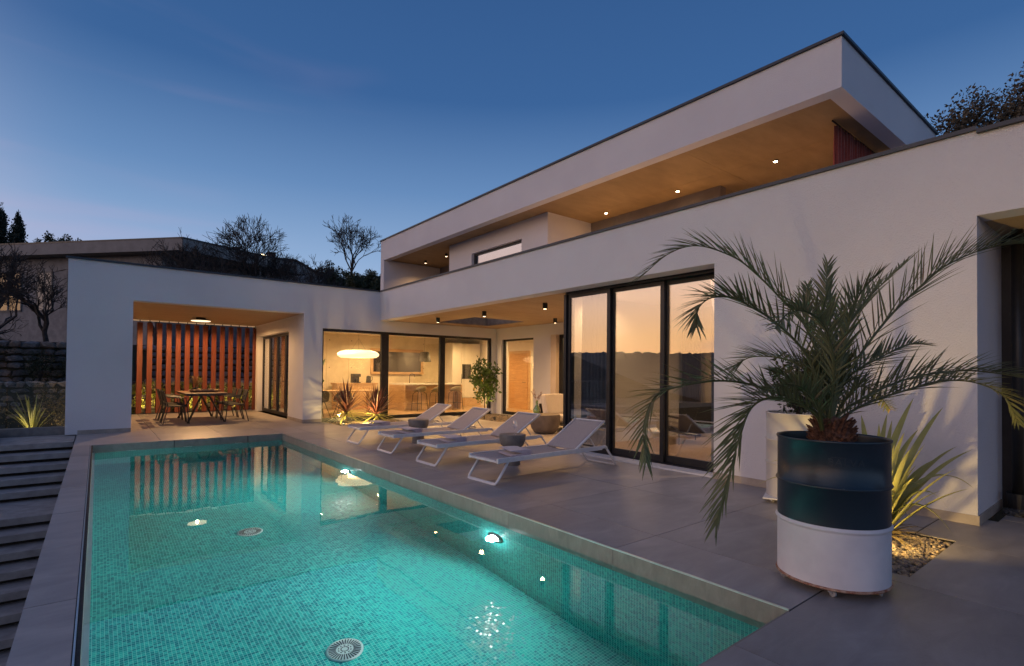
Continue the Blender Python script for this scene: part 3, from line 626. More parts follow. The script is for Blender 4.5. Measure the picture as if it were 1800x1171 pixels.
# living room
vp(MB().box(6.67, 10.55, 1.34, 6.86, -.02, .002), 'living_room_floor', OAKFLOOR)
vp(MB().box(6.87, 10.55, 1.34, 6.86, 2.85, 2.90), 'living_room_ceiling', WHITEIN)
vp(MB().box(10.45, 10.55, 1.34, 6.86, 0, 2.85).box(6.67, 10.45, 1.34, 1.40, 0, 2.85), 'living_room_wall', noise_mat('living_wall', (.58, .50, .38), (.66, .58, .45), 2, .75))
# ------------------------------------------------------------------ lamps
def downlight(label, x, y, z, r, h, p, group, spot=110, e=40, col=WARM):
    p *= 2.6
    t = thing('downlight', label, 'ceiling light', (x, y, z), group=group)
    MB().lathe([(.0001, 0), (r, 0), (r, -h), (r * .86, -h), (r * .80, -h + .012), (.0001, -h + .012)], 24).build('housing', BLACK, t)
    MB().lathe([(.0001, -h + .004), (r * .78, -h + .004)], 20).build('lens', emit('lens_%d' % e, (1, .70, .40), e), t)
    lamp('SPOT', t, (0, 0, -h - .005), p, col, spot_size=R(spot), spot_blend=.8, shadow_soft_size=r * .8)
G1 = 'black cylinder lamps under the terrace ceiling'
for l_, x, y in (('black cylinder lamp over the terrace, farthest left, above the kitchen window', 7.26, 12.38), ('black cylinder lamp in the middle of the front row over the terrace', 7.31, 10.28),
                 ('largest black cylinder lamp over the terrace, nearest the glass door', 7.39, 8.18), ('black cylinder lamp over the terrace at the back, near the beige wall', 9.67, 10.29)):
    downlight(l_, x, y, 2.85, .052, .13, 75, G1, 150, 14)
downlight('black cylinder lamp over the terrace hidden behind the door frame', 9.67, 8.2, 2.85, .052, .13, 60, G1, 150, 14)
G2 = 'glowing spotlights in the upper terrace ceiling'
for l_, x, y in (('brightest star-like spotlight in the upper ceiling, nearest the curtain', 11.03, 5.07), ('middle one of the three bright spotlights in the upper ceiling', 11.03, 7.42), ('smallest of the three bright spotlights, beside the upper wall corner', 11.03, 9.71)):
    downlight(l_, x, y, 5.86, .05, .03, 150, G2, 125, 60, WARMER)
for l_, x, y in (('dim black spotlight in the left bay of the upper terrace, nearer the end wall', 10.3, 18.6), ('dim black spotlight in the left bay of the upper terrace, beside the window wall', 10.3, 17.0)):
    downlight(l_, x, y, 5.86, .05, .11, 42, 'dim spotlights in the left bay', 140, 10)
t = thing('ceiling_lamp', 'round glowing disc lamp on the ceiling over the dining table', 'ceiling light', (2.34, 17.5, 2.886))
MB().lathe([(.0001, 0), (.12, 0), (.13, -.05), (.245, -.055), (.25, -.09)], 40).build('housing', BLACK, t, smooth=False)
MB().lathe([(.248, -.088), (.24, -.105), (.0001, -.11)], 40).build('diffuser', emit('disc_diffuser', (1, .74, .45), 1.9), t, smooth=True)
lamp('SPOT', t, (0, 0, -.13), 400, WARM, spot_size=R(176), spot_blend=.25, shadow_soft_size=.02)
# kitchen lamps
t = thing('pendant_lamp', 'wide pale paper pendant lamp glowing above the indoor table', 'pendant lamp', (6.7, 16.5, 1.82))
pr = [(.0001, .0), (.35, -.012), (.56, .0), (.65, .06), (.66, .12), (.58, .19), (.42, .235), (.2, .25), (.0001, .25)]
o = MB().lathe(pr, 48, (0, 0, 0), rfun=lambda a, z: 1 + .025 * math.sin(3 * a) + .015 * math.sin(11 * a)).build('lamp_shade', emit('paper_glow', (1, .76, .40), 1.5), t, smooth=True)
for s in (-.25, 0, .25): MB().tube([(s, 0, .24), (0, 0, .62)] if s else [(0, 0, .24), (0, 0, .94)], .003, 4).build('cord', BLACK, t)
lamp('POINT', t, (0, 0, -.12), 26, WARM, shadow_soft_size=.3)
t = thing('pendant_lamp', 'dark pleated bell pendant lamp hanging over the kitchen island', 'pendant lamp', (9.42, 17.0, 1.74))
MB().lathe([(.235, 0), (.155, .36), (.0001, .365), ], 64, rfun=lambda a, z: 1 + .03 * math.cos(20 * a)).build('lamp_shade', noise_mat('dark_shade', (.015, .013, .01), (.03, .026, .02), 9, .5), t, smooth=True)
MB().tube([(0, 0, .36), (0, 0, 1.0)], .004, 4).build('cord', BLACK, t)
lamp('POINT', t, (0, 0, .02), 5, WARM, shadow_soft_size=.06)
for (x, y, wh_) in ((5.4, 16.2, 'above the left end of the indoor table'), (7.9, 17.4, 'above the sideboard with the kettle'), (10.9, 16.6, 'above the right end of the kitchen island'), (11.7, 13.2, 'behind the courtyard window'), (11.7, 10.4, 'behind the terrace door by the sofa'), (8.9, 15.2, 'above the floor before the bar stools')):
    t = thing('fill_spotlight', 'added ceiling fill spotlight ' + wh_, 'ceiling light', (x, y, 2.76), group='added kitchen fill spotlights')  # fixture added to fill the kitchen and hall with warm light
    MB().lathe([(.05, 0), (.05, -.006), (.04, -.008)], 20).build('trim_ring', CABWHITE, t)
    MB().lathe([(.0001, -.005), (.04, -.006)], 16).build('lens', emit('lens_10', (1, .70, .40), 10), t)
    lamp('SPOT', t, (0, 0, -.02), 290, (1, .62, .25), spot_size=R(165), spot_blend=.5, shadow_soft_size=.06)
for (x, y, wh_) in ((7.6, 6.5, 'just inside the left pane'), (8.2, 2.9, 'beyond the right pane'), (9.8, 4.2, 'over the armchair side')):
    t = thing('fill_spotlight', 'added fill spotlight in the living room ceiling ' + wh_, 'ceiling light', (x, y, 2.85), group='added living room fill spotlights')  # lamp added only to brighten the living room behind the glass
    MB().lathe([(.05, 0), (.05, -.006), (.04, -.008)], 20).build('trim_ring', CABWHITE, t)
    MB().lathe([(.0001, -.005), (.04, -.006)], 16).build('lens', emit('lens_3', (1, .70, .40), 1.2), t)
    lamp('SPOT', t, (0, 0, -.02), 120, (1, .62, .28), spot_size=R(160), spot_blend=.6, shadow_soft_size=.03)
# ------------------------------------------------------------------ kitchen furniture
t = thing('kitchen_island', 'oak kitchen island with pale worktop, sink tap and hob', 'kitchen island', (9.55, 17.1, 0))
MB().box(-1.2, 1.2, -.6, .6, .90, .955).build('worktop', CABWHITE, t, bevel=.003)
MB().box(-1.2, -1.14, -.6, .6, 0, .90).box(1.14, 1.2, -.6, .6, 0, .90).build('side_panel', OAK, t)
MB().box(-1.14, 1.14, -.2, .58, 0, .90).build('front_panel', OAK, t)
for i in range(12): MB().box(-1.206, -1.2, -.59 + i * .099, -.505 + i * .099, .01, .89).build('batten', OAK, t)
MB().tube([(-.55, .25, .955), (-.55, .25, 1.2), (-.53, .25, 1.27), (-.45, .25, 1.3), (-.36, .25, 1.27), (-.34, .25, 1.18)], .013, 8).build('tap', BLACK, t, smooth=True)
MB().box(.15, .95, .0, .45, .956, .964).build('hob', BLACK, t)
def stool(x, label):
    t = thing('bar_stool', label, 'bar stool', (x, 16.42, 0), random.uniform(-.12, .12), 'bar stools at the kitchen island')
    prof = [(.0001, .0), (.14, .008), (.20, .05), (.225, .13), (.23, .17), (.215, .13), (.19, .06), (.13, .022), (.0001, .015)]
    sh = MB(); n = 24; vs = []
    for r_, z in prof:
        for j in range(n):
            a = 2 * math.pi * j / n; k_ = max(0, -math.sin(a)) ** .7
            zz = z * (.25 + .95 * k_) if z > .03 else z
            vs.append((r_ * math.cos(a), r_ * math.sin(a), .66 + zz))
    sh.add(vs, [(i * n + j, i * n + (j + 1) % n, (i + 1) * n + (j + 1) % n, (i + 1) * n + j) for i in range(len(prof) - 1) for j in range(n)])
    sh.build('seat_shell', SHELLG, t, smooth=True)
    for sx in (-1, 1):
        for sy in (-1, 1): MB().tube([(sx * .10, sy * .10, .66), (sx * .17, sy * .17, .60), (sx * .215, sy * .205, 0)], .010, 6).build('leg', BLACK, t, smooth=True)
    for (a, b) in (((-.2, -.195), (.2, -.195)), ((-.2, .195), (.2, .195))): MB().tube([(a[0], a[1], .25), (b[0], b[1], .25)], .008, 6).build('footrest', BLACK, t)
stool(8.92, 'olive shell bar stool at the left end of the kitchen island'); stool(9.62, 'olive shell bar stool in the middle of the kitchen island'); stool(10.40, 'olive shell bar stool at the right end of the kitchen island')
t = thing('tall_cabinet', 'tall cream kitchen cabinet with a built-in black oven on an oak base', 'cabinet', (11.85, 17.9, 0))
for i in range(3): MB().box(-.68 + i * .45, -.235 + i * .45, -.03, .09, .34, 2.54).build('door', CABWHITE, t, bevel=.002)
MB().box(-.7, .72, -.02, .09, 0, .32).build('base_panel', OAK, t)
ov = MB().box(-.22, .20, -.045, -.031, 1.1, 1.70).build('oven', BLACK, t); MB().box(-.19, .17, -.05, -.0455, 1.14, 1.50).build('oven_glass', FRAME, ov)
MB().tube([(-.26, -.06, .9), (-.26, -.06, 1.3)], .008, 6).build('handle', BLACK, t)
t = thing('sideboard', 'low oak sideboard under the kitchen window with appliances on it', 'sideboard', (7.6, 18.5, 0))
MB().box(-1.0, .55, -.3, .3, .90, .95).build('top', OAK, t); MB().box(-.95, .5, -.28, .3, 0, .9).build('body', OAK, t)
t = thing('coffee_maker', 'black coffee maker standing on the sideboard', 'coffee maker', (7.35, 18.3, .95))
MB().box(-.15, .13, -.13, .15, 0, .03).box(-.15, .13, .02, .15, .03, .33).box(-.15, .13, -.13, .02, .22, .33).build('body', BLACK, t, bevel=.01)
MB().lathe([(.0001, 0), (.06, 0), (.07, .08), (.05, .15)], 20, (-.01, -.05, .035)).build('jug', FRAME, t, smooth=True)
t = thing('kettle', 'black electric kettle on the sideboard beside the coffee maker', 'kettle', (7.82, 18.3, .95))
MB().lathe([(.0001, 0), (.095, 0), (.09, .05), (.075, .22), (.06, .25), (.0001, .265)], 24).build('body', BLACK, t, smooth=True)
MB().tube([(.07, 0, .22), (.15, 0, .22), (.16, 0, .12), (.085, 0, .05)], .012, 6).build('handle', BLACK, t)
t = thing('indoor_table', 'pale indoor dining table behind the red spiky plants', 'dining table', (6.1, 16.3, 0))
MB().box(-1.1, 1.15, -.45, .45, .725, .76).build('tabletop', OAK, t, bevel=.003)
for sx in (-.95, 1.0):
    for sy in (-.36, .36): MB().box(sx - .03, sx + .03, sy - .03, sy + .03, 0, .725).build('leg', OAK, t)
def shell_chair(x, y, rz, label):
    t = thing('shell_chair', label, 'chair', (x, y, 0), rz, 'dark shell chairs at the indoor table')
    prof = [(.0001, 0), (.17, .005), (.24, .06), (.27, .30), (.275, .36), (.255, .30), (.225, .08), (.16, .022), (.0001, .015)]
    n = 24; vs = []
    for r_, z in prof:
        for j in range(n):
            a = 2 * math.pi * j / n; k_ = max(0, -math.sin(a) * .75 + .25)
            vs.append((r_ * math.cos(a), r_ * math.sin(a), .44 + (z * k_ if z > .03 else z)))
    MB().add(vs, [(i * n + j, i * n + (j + 1) % n, (i + 1) * n + (j + 1) % n, (i + 1) * n + j) for i in range(len(prof) - 1) for j in range(n)]).build('seat_shell', noise_mat('dark_shell', (.035, .032, .026), (.06, .055, .045), 6, .6), t, smooth=True)
    for sx in (-1, 1):
        for sy in (-1, 1): MB().tube([(sx * .1, sy * .1, .445), (sx * .23, sy * .22, 0)], .011, 6).build('leg', BLACK, t)
shell_chair(5.15, 15.55, .15, 'dark shell chair at the left end of the indoor table'); shell_chair(5.85, 15.6, -.1, 'dark shell chair behind the left red plant'); shell_chair(7.0, 15.65, .2, 'dark shell chair behind the right red plant, nearest the window post')
t = thing('indoor_plant', 'tall big-leaved green plant just inside the left end of the kitchen window', 'plant', (4.95, 16.0, 0))
MB().lathe([(.0001, 0), (.15, 0), (.19, .32), (.17, .32), (.0001, .30)], 24).build('pot', CONC, t, smooth=True)
def blade(mb, base, tip, w, sag=0., n=7, fold=.3, up=(0, 0, 1), shape=None, lean=None):
    base, tip = Vector(base), Vector(tip); d = tip - base; sd = d.cross(Vector(up))
    if sd.length < 1e-4: sd = Vector((1, 0, 0))
    sd.normalize(); nn = sd.cross(d).normalized(); vs = []
    if lean is not None: sd = (Matrix.Rotation(lean, 3, d.normalized()) @ sd); nn = sd.cross(d).normalized()
    for i in range(n + 1):
        u = i / n; p = base + d * u + Vector((0, 0, 1)) * (sag * 4 * u * (1 - u))
        ww = w * (shape(u) if shape else (min(1, u * 4 + .4) * (1 - u ** 3)))
        ww = max(ww, w * .03)
        vs += [p - sd * ww, p - nn * ww * fold, p + sd * ww]
    mb.add(vs, [(i * 3 + j, i * 3 + j + 1, (i + 1) * 3 + j + 1, (i + 1) * 3 + j) for i in range(n) for j in range(2)])
bigl = lambda u: .06 if u < .55 else math.sin((u - .55) / .45 * math.pi) ** .6
for tip in ((.40, -.3, 1.75), (-.3, .3, 1.9), (.35, .3, 1.5), (.1, -.5, 1.2), (.5, .1, 1.1)):
    q = MB(); blade(q, (0, 0, .3), tip, .13, .12, 14, .25, shape=bigl); q.build('leaf', LEMONL, t, smooth=True)
# living room: armchair, small table, low window shrub outside
t = thing('armchair', 'low woven armchair with cushion inside the living room', 'armchair', (9.3, 6.0, 0), R(150))
MB().box(-.34, .34, -.34, .34, .22, .30).build('seat_frame', CHARC, t, bevel=.01); MB().box(-.3, .3, -.3, .32, .30, .42).build('cushion', CUSH, t, bevel=.04)
MB().box(-.34, .34, .30, .36, .30, .82).build('backrest', CHARC, t, bevel=.01)
for sx in (-1, 1):
    MB().box(sx * .34 - .02, sx * .34 + .02, -.34, .34, .50, .54).build('armrest', CHARC, t, bevel=.006)
    for sy in (-1, 1): MB().tube([(sx * .34, sy * .32, .52), (sx * .36, sy * .36, 0)], .014, 6).build('leg', BLACK, t)
t = thing('coffee_table', 'low round table with decorations inside the sliding door', 'coffee table', (8.3, 4.1, 0))
MB().lathe([(.0001, .36), (.45, .36), (.45, .39), (.0001, .39)], 40).build('tabletop', CONC, t); MB().lathe([(.2, 0), (.18, .36)], 30).build('base', CONC, t)
t = thing('bench', 'long low dark bench with books along the living room wall', 'bench', (10.2, 3.0, 0))
MB().box(-.22, .22, -1.3, 1.3, .30, .36).build('top', BLACK, t); MB().box(-.2, .2, -1.2, -1.1, 0, .3).box(-.2, .2, 1.1, 1.2, 0, .3).build('legs', BLACK, t)
def curtain(name, label, cat, p0, p1, z0, z1, mat, n=26, amp=.045, grp=None):
    p0, p1 = Vector((*p0, 0)), Vector((*p1, 0)); d = p1 - p0; L = d.length; dn = d.normalized(); nn = Vector((-dn.y, dn.x, 0)); mb = MB()
    N = n * 8; zs = 7; vs = []; rnd = random.Random(int(L * 1000) + n); ph = [rnd.uniform(-.5, .5) for _ in range(n + 2)]; am = [rnd.uniform(.6, 1.3) for _ in range(n + 2)]
    for j in range(zs + 1):
        v = j / zs; z = z0 + (z1 - z0) * v
        for i in range(N + 1):
            u = i / N; k_ = u * n; ii = int(k_); ff = k_ - ii
            a = am[ii] * (1 - ff) + am[min(ii + 1, n)] * ff; q_ = ph[ii] * (1 - ff) + ph[min(ii + 1, n)] * ff
            off = amp * a * (1.1 - .35 * v) * math.sin(2 * math.pi * k_ + q_ * 1.4) + .006 * math.sin(9 * v + i)
            p = p0 + d * u + nn * off + dn * (q_ * .03 * (1 - v)); vs.append((p.x, p.y, z))
    W_ = N + 1
    mb.add(vs, [(j * W_ + i, j * W_ + i + 1, (j + 1) * W_ + i + 1, (j + 1) * W_ + i) for j in range(zs) for i in range(N)])
    c = (p0 + p1) / 2; o = mb.build(name, mat, None, smooth=True, origin=(c.x, c.y, z0)); md = o.modifiers.new('thickness', 'SOLIDIFY'); md.thickness = .004
    return tag(o, label, cat, grp)
curtain('curtain', 'blue-grey curtain behind the left pane of the sliding door', 'curtain', (7.02, 6.72), (7.02, 5.95), .02, 2.82, CURT, 9)
curtain('curtain', 'dark curtain at the right end of the sliding door', 'curtain', (7.05, 4.15), (7.02, 3.75), .02, 2.82, CURT, 5)
curtain('curtain', 'dark curtain hanging at the far living room wall seen through the sliding door', 'curtain', (10.3, 6.8), (10.3, 6.32), .02, 2.82, noise_mat('curtain_brown', (.06, .04, .03), (.10, .07, .05), 30, .9, .002, 100), 7)
curtain('curtain', 'rust red curtain hanging at the right end of the upper terrace', 'curtain', (10.12, 3.62), (12.1, 3.62), 3.26, 5.80, CURTRED, 16, .05)
t = tag(MB().tube([(10.0, 3.62, 5.83), (12.2, 3.62, 5.83)], .015, 8).build('curtain_rail', BLACK), 'black rail carrying the red curtain under the upper ceiling', 'curtain rail')
# ------------------------------------------------------------------ dining terrace
t = thing('slat_screen', 'screen of upright reddish wooden slats behind the dining table', 'slat screen', (2.5, 19.4, 0))
sl = MB().box(-.074, .074, -.02, .02, .03, 2.80).mesh('slat', REDWOOD)
for i in range(15):
    inst('slat', sl, t, (-1.75 + i * .247, 0, random.uniform(-.004, .004)), (0, 0, R(24 + random.uniform(-1.5, 1.5))))
    MB().tube([(-1.75 + i * .247, 0, 2.79), (-1.75 + i * .247, 0, 2.88)], .012, 6).build('bracket', BLACK, t)
t = thing('dining_table', 'outdoor dining table with wooden top and crossed black legs', 'dining table', (2.24, 16.5, 0))
for i in range(4): MB().box(-.48 + i * .241, -.243 + i * .241, -1.02, 1.02, .735, .765).build('top_plank', TABLEWOOD, t, bevel=.003)
MB().box(-.45, .45, -.98, .98, .70, .733).build('apron', BLACK, t)
for sy in (-1, 1):
    for sx in (-1, 1): MB().tube([(sx * .08, sy * .72, .71), (sx * .42, sy * .98, 0)], .024, 4).build('leg', BLACK, t)
    MB().tube([(-.3, sy * .80, .705), (.3, sy * .80, .705)], .02, 4).build('crossbar', BLACK, t)
def dchair(x, y, rz, label):
    t = thing('dining_chair', label, 'chair', (x, y, 0), rz, 'dark armchairs round the outdoor table')
    M = Matrix.Rotation(R(10), 4, 'X')
    MB().box(-.23, .23, -.22, .22, .43, .455).build('seat', CHARC, t, bevel=.008)
    MB().box(-.225, .225, -.004, .014, 0, .26, Matrix.Translation((0, .235, .56)) @ Matrix.Rotation(R(-12), 4, 'X')).build('backrest', CHARC, t, bevel=.006)
    for sx in (-1, 1):
        MB().tube([(sx * .27, -.25, 0), (sx * .255, -.20, .44), (sx * .255, -.18, .65), (sx * .255, .22, .68)], .013, 6).build('front_leg', BLACK, t)
        MB().tube([(sx * .27, .31, 0), (sx * .245, .20, .44), (sx * .235, .30, .83)], .013, 6).build('rear_leg', BLACK, t)
    MB().tube([(-.235, .30, .83), (.235, .30, .83)], .012, 6).build('top_rail', BLACK, t)
    return t
ord_ = ('nearest the pool', 'in the middle', 'farthest from the pool')
for i in range(3):
    dchair(1.60, 15.72 + i * .72, R(90), 'dark dining chair on the left side of the outdoor table, %s' % ord_[i])
    dchair(2.92, 15.76 + i * .72, R(-90), 'dark dining chair on the right side of the outdoor table, %s' % ord_[i])
t = thing('centrepiece_tray', 'low wooden tray with small decorations on the outdoor table', 'tray', (2.3, 16.3, .766))
MB().lathe([(.0001, 0), (.27, .0), (.33, .06), (.31, .06), (.25, .015), (.0001, .012)], 30, rfun=lambda a, z: 1 + .35 * math.cos(a) ** 2 - .15).build('tray', TABLEWOOD, t, smooth=True)
q = MB()
for i in range(16): q.tube([(random.uniform(-.2, .2), random.uniform(-.2, .2), .02), (random.uniform(-.22, .22), random.uniform(-.2, .2), .08)], .02, 6)
q.build('ornament', noise_mat('dry_deco', (.25, .17, .1), (.4, .3, .2), 10, .8), t)
t = thing('herb_vase', 'dark pot of dry flowering stems in the middle of the outdoor table', 'plant', (2.15, 16.75, .766))
MB().lathe([(.0001, 0), (.055, 0), (.07, .08), (.055, .13), (.05, .13)], 20).build('pot', BLACK, t, smooth=True)
q = MB()
for i in range(60):
    a = random.uniform(0, 6.28); r_ = random.uniform(.03, .2); tp = (r_ * math.cos(a), r_ * math.sin(a), random.uniform(.25, .42)); q.tube([(0, 0, .1), (tp[0] * .4, tp[1] * .4, .22), tp], .0022, 3)
    for j in range(3): c = Vector(tp) + Vector((random.uniform(-.02, .02), random.uniform(-.02, .02), random.uniform(-.04, .02))); blade(q, c, c + Vector((random.uniform(-.03, .03), random.uniform(-.03, .03), .03)), .008, 0, 2)
q.build('stems', DRYSH, t)

# ------------------------------------------------------------------ sun loungers
def lounger():
    t = thing('sun_lounger', '', 'sun lounger')
    HX = 1.38          # hinge
    def rail(y):
        return MB().box(0, 1.93, y - .017, y + .017, .265, .325)
    for s in (-.29, .29): rail(s).build('side_rail', WHITEMET, t, bevel=.005)
    MB().box(-.002, .045, -.272, .272, .270, .298).build('foot_rail', WHITEMET, t, bevel=.004)
    MB().box(HX + .02, HX + .06, -.272, .272, .255, .285).build('cross_rail', WHITEMET, t, bevel=.004)
    MB().box(1.86, 1.90, -.272, .272, .262, .292).build('head_rail', WHITEMET, t, bevel=.004)
    # foot loop: two slanting legs and the bar on the ground
    def loop(x0, x1, z0):
        pts = [(x0, -.29, z0), (x0 + (x1 - x0) * .88, -.29, .05), (x1, -.275, .018), (x1, -.24, .014), (x1, .24, .014), (x1, .275, .018), (x0 + (x1 - x0) * .88, .29, .05), (x0, .29, z0)]
        return MB().tube(pts, .021, 8, flat=.62, up=(1, 0, 0))
    loop(.18, -.015, .28).build('foot_leg_loop', WHITEMET, t, smooth=True)
    loop(2.02, 2.26, .30).build('head_leg_loop', WHITEMET, t, smooth=True)
    for s in (-.29, .29): MB().tube([(1.90, s, .295), (2.0, s, .306), (2.035, s, .285)], .021, 8, flat=1.15).build('arm_extension', WHITEMET, t, smooth=True)
    # sagging sling
    def sling(x0, z0, x1, z1, name, sag):
        n, m2 = 16, 10; vs = []
        for i in range(n + 1):
            u = i / n
            for j in range(m2 + 1):
                v = j / m2 * 2 - 1
                vs.append((x0 + (x1 - x0) * u, v * .274, z0 + (z1 - z0) * u - sag * (1 - v * v) * (1 if name == 'seat_sling' else .6)))
        o = MB().add(vs, [(i * (m2 + 1) + j, (i + 1) * (m2 + 1) + j, (i + 1) * (m2 + 1) + j + 1, i * (m2 + 1) + j + 1) for i in range(n) for j in range(m2)]).build(name, SLING, t, smooth=True)
        md = o.modifiers.new('thickness', 'SOLIDIFY'); md.thickness = .006
    sling(.03, .318, HX, .318, 'seat_sling', .022)
    BX, BZ = 1.99, .675
    sling(HX, .322, BX, BZ, 'back_sling', .014)
    for s in (-.283, .283): MB().tube([(HX, s, .305), (BX + .005, s, BZ)], .016, 8, flat=1.2).build('back_rail', WHITEMET, t, smooth=True)
    MB().tube([(BX, -.283, BZ - .003), (BX, .283, BZ - .003)], .012, 8).build('back_top_rail', WHITEMET, t)
    for s in (-.2, .2): MB().tube([(1.72, s, .50), (1.90, s, .285)], .010, 6).build('back_strut', WHITEMET, t)
    return t
L0 = lounger()
LL = ['white sun lounger nearest the camera with a folded towel on it', 'second nearest white sun lounger, just beyond the side table with the wine glass', 'white sun lounger third from the camera, its backrest before the lemon tree', 'white sun lounger farthest from the camera, nearest the red spiky plants']
LY = [(3.80, 5.345, 1.5), (3.86, 6.87, 0), (3.86, 8.29, -.5), (3.86, 9.69, 0)]
for i, ((x, y, r_), l_) in enumerate(zip(LY, LL)):
    o = L0 if i == 0 else copy_tree(L0)
    o.location = (x, y, 0); o.rotation_euler = (0, 0, R(r_)); tag(o, l_, 'sun lounger', 'white sun loungers along the pool')
def towel():
    mb = MB(); n, m2 = 18, 10
    # two folded layers with rounded fold
    prof = [(-.15, .0), (.13, .0), (.150, .012), (.155, .032), (.148, .054), (.13, .062), (-.14, .064), (-.152, .058), (-.148, .05), (.10, .040), (.122, .033), (.10, .026), (-.15, .024), (-.156, .012)]
    vs = []; k_ = len(prof)
    for i in range(n + 1):
        u = i / n; y = -.20 + .40 * u
        for (x, z) in prof: vs.append((x + .004 * math.sin(u * 9 + z * 60), y, z + .004 * math.sin(u * 5 + x * 12) * (z / .06) - .010 * (1 - (2 * u - 1) ** 2) * 0))
    fs = [(i * k_ + j, (i + 1) * k_ + j, (i + 1) * k_ + (j + 1) % k_, i * k_ + (j + 1) % k_) for i in range(n) for j in range(k_)] + [tuple(range(k_)), tuple(range(n * k_, (n + 1) * k_))[::-1]]
    return mb.add(vs, fs)
for i, (x, y, l_) in enumerate(((4.28, 5.30, 'nearest'), (4.30, 6.85, 'second nearest'), (4.30, 8.28, 'third nearest'), (4.38, 9.70, 'farthest'))):
    o = towel().build('folded_towel', TOWEL, None); wn_auto(o, 50); o.scale = (1, 1, 1.45); o.location = (x, y, .300); o.rotation_euler = (0, 0, R((-12, -8, 5, 4)[i]))
    md = o.modifiers.new('s', 'SUBSURF'); md.levels = md.render_levels = 1
    tag(o, 'folded pale lilac towel on the seat of the %s sun lounger' % l_, 'towel', 'folded towels on the loungers')
# round concrete side tables
for (x, y, l_) in ((4.86, 6.08, 'nearer round grey side table between sun loungers, holding the wine glass'), (4.86, 8.98, 'farther round grey side table, empty, between the back sun loungers')):
    t = thing('side_table', l_, 'side table', (x, y, 0), group='round grey side tables')
    wn_auto(MB().lathe([(.0001, .455), (.192, .455), (.197, .45), (.197, .43), (.193, .37), (.172, .30), (.13, .265), (.0001, .262)], 48).build('bowl_top', CONC, t))
    MB().lathe([(.115, 0), (.115, .27)], 40).build('column', CONC, t, smooth=True)
t = thing('wine_glass', 'clear stemmed wine glass standing on the nearer side table', 'glass', (4.84, 6.0, .456))
MB().lathe([(.0001, .002), (.034, .002), (.032, .005), (.006, .012), (.004, .03), (.004, .085), (.012, .095), (.034, .115), (.040, .145), (.038, .175), (.033, .205)], 28).build('glass_body', GLASSW, t, smooth=True)
t = thing('drum_table', 'wide brown rounded tub table beside the sofa with a green vase on it', 'coffee table', (8.02, 8.85, 0))
wn_auto(MB().lathe([(.0001, .43), (.345, .43), (.352, .425), (.352, .38), (.345, .24), (.31, .12), (.25, .03), (.20, .0), (.0001, 0)], 56).build('body', CONCBR, t))
t = thing('vase', 'green glass vase with dried stems on the brown tub table', 'vase', (7.86, 8.95, .432))
MB().lathe([(.0001, .004), (.06, .004), (.085, .05), (.082, .11), (.05, .17), (.028, .21), (.028, .30), (.034, .31)], 28).build('glass_body', GLASSG, t, smooth=True)
q = MB()
for i in range(9):
    a = random.uniform(0, 6.28); tp = Vector((.12 * math.cos(a), .12 * math.sin(a), random.uniform(.42, .58))); q.tube([(0, 0, .02), (0, 0, .28), tp], .003, 4)
    for j in range(7):
        c = Vector((0, 0, .28)).lerp(tp, random.uniform(.35, 1)); d_ = Vector((random.uniform(-1, 1), random.uniform(-1, 1), random.uniform(0, 1))).normalized() * .05; blade(q, c, c + d_, .013, 0, 3)
q.build('stems', noise_mat('dry_flower', (.30, .20, .18), (.5, .38, .33), 20, .8), t)
t = thing('sofa', 'pale cushioned outdoor sofa partly hidden behind the sliding door frame', 'sofa', (9.35, 9.15, 0))
MB().box(-.85, .85, -.42, .42, .14, .20).build('frame', BLACK, t)
o = MB().box(-.83, .83, -.40, .40, .20, .38).build('seat_cushion', CUSH, t, bevel=.05)
M = Matrix.Rotation(R(-14), 4, 'X')
for s in (-.55, .1):
    o = MB().box(-.33, .33, -.09, .09, -.26, .26, Matrix.Translation((s, .26, .60)) @ M).build('back_cushion', CUSH, t)
    md = o.modifiers.new('b', 'BEVEL'); md.width = .06; md.segments = 4
for sx in (-.8, .8):
    for sy in (-.38, .38): MB().tube([(sx, sy, 0), (sx, sy, .15)], .02, 6).build('leg', BLACK, t)
MB().box(-.86, .86, .40, .44, .20, .62).build('back_frame', BLACK, t)

# ------------------------------------------------------------------ drums
def drum_prof(z0, z1, r=.286):
    return z0, z1, r
def drum(name, label, x, y, rz, mats, two):
    t = thing(name, label, 'planter', (x, y, 0), rz)
    z0, z1 = .045, .965; n = 96; pr = []
    def ridge(zc, p=.012, w=.015): return [(0.3250, zc - w), (0.3250 + p * .7, zc - w * .5), (0.3250 + p, zc), (0.3250 + p * .7, zc + w * .5), (0.3250, zc + w)]
    zr1, zr2 = .415, .672
    low = [(0.3250, z0 + .012), (0.3250, zr1 - .02)] + ridge(zr1) + [(0.3250, zr1 + .017)]
    high = [(0.3250, zr1 + .0175)] + ridge(zr2) + [(0.3250, z1 - .02), (0.3310, z1 - .014), (0.3330, z1 - .006), (0.3290, z1), (0.3230, z1 - .003), (0.3210, z1 - .015), (0.3210, z1 - .08)]
    wn_auto(MB().lathe(low, n).build('lower_shell', mats[0], t), 60); wn_auto(MB().lathe(high, n).build('upper_shell', mats[1], t), 60)
    MB().lathe([(.0001, z0 + .01), (0.3220, z0 + .01), (0.3320, z0 + .002), (0.3340, z0 + .008), (0.3310, z0 + .015), (0.3255, z0 + .018)], n).build('bottom_rim', RUST if two else mats[0], t, smooth=True)
    MB().lathe([(.0001, z1 - .06), (.15, z1 - .055), (0.3205, z1 - .07)], 40).build('soil', SOIL, t, smooth=True)
    return t
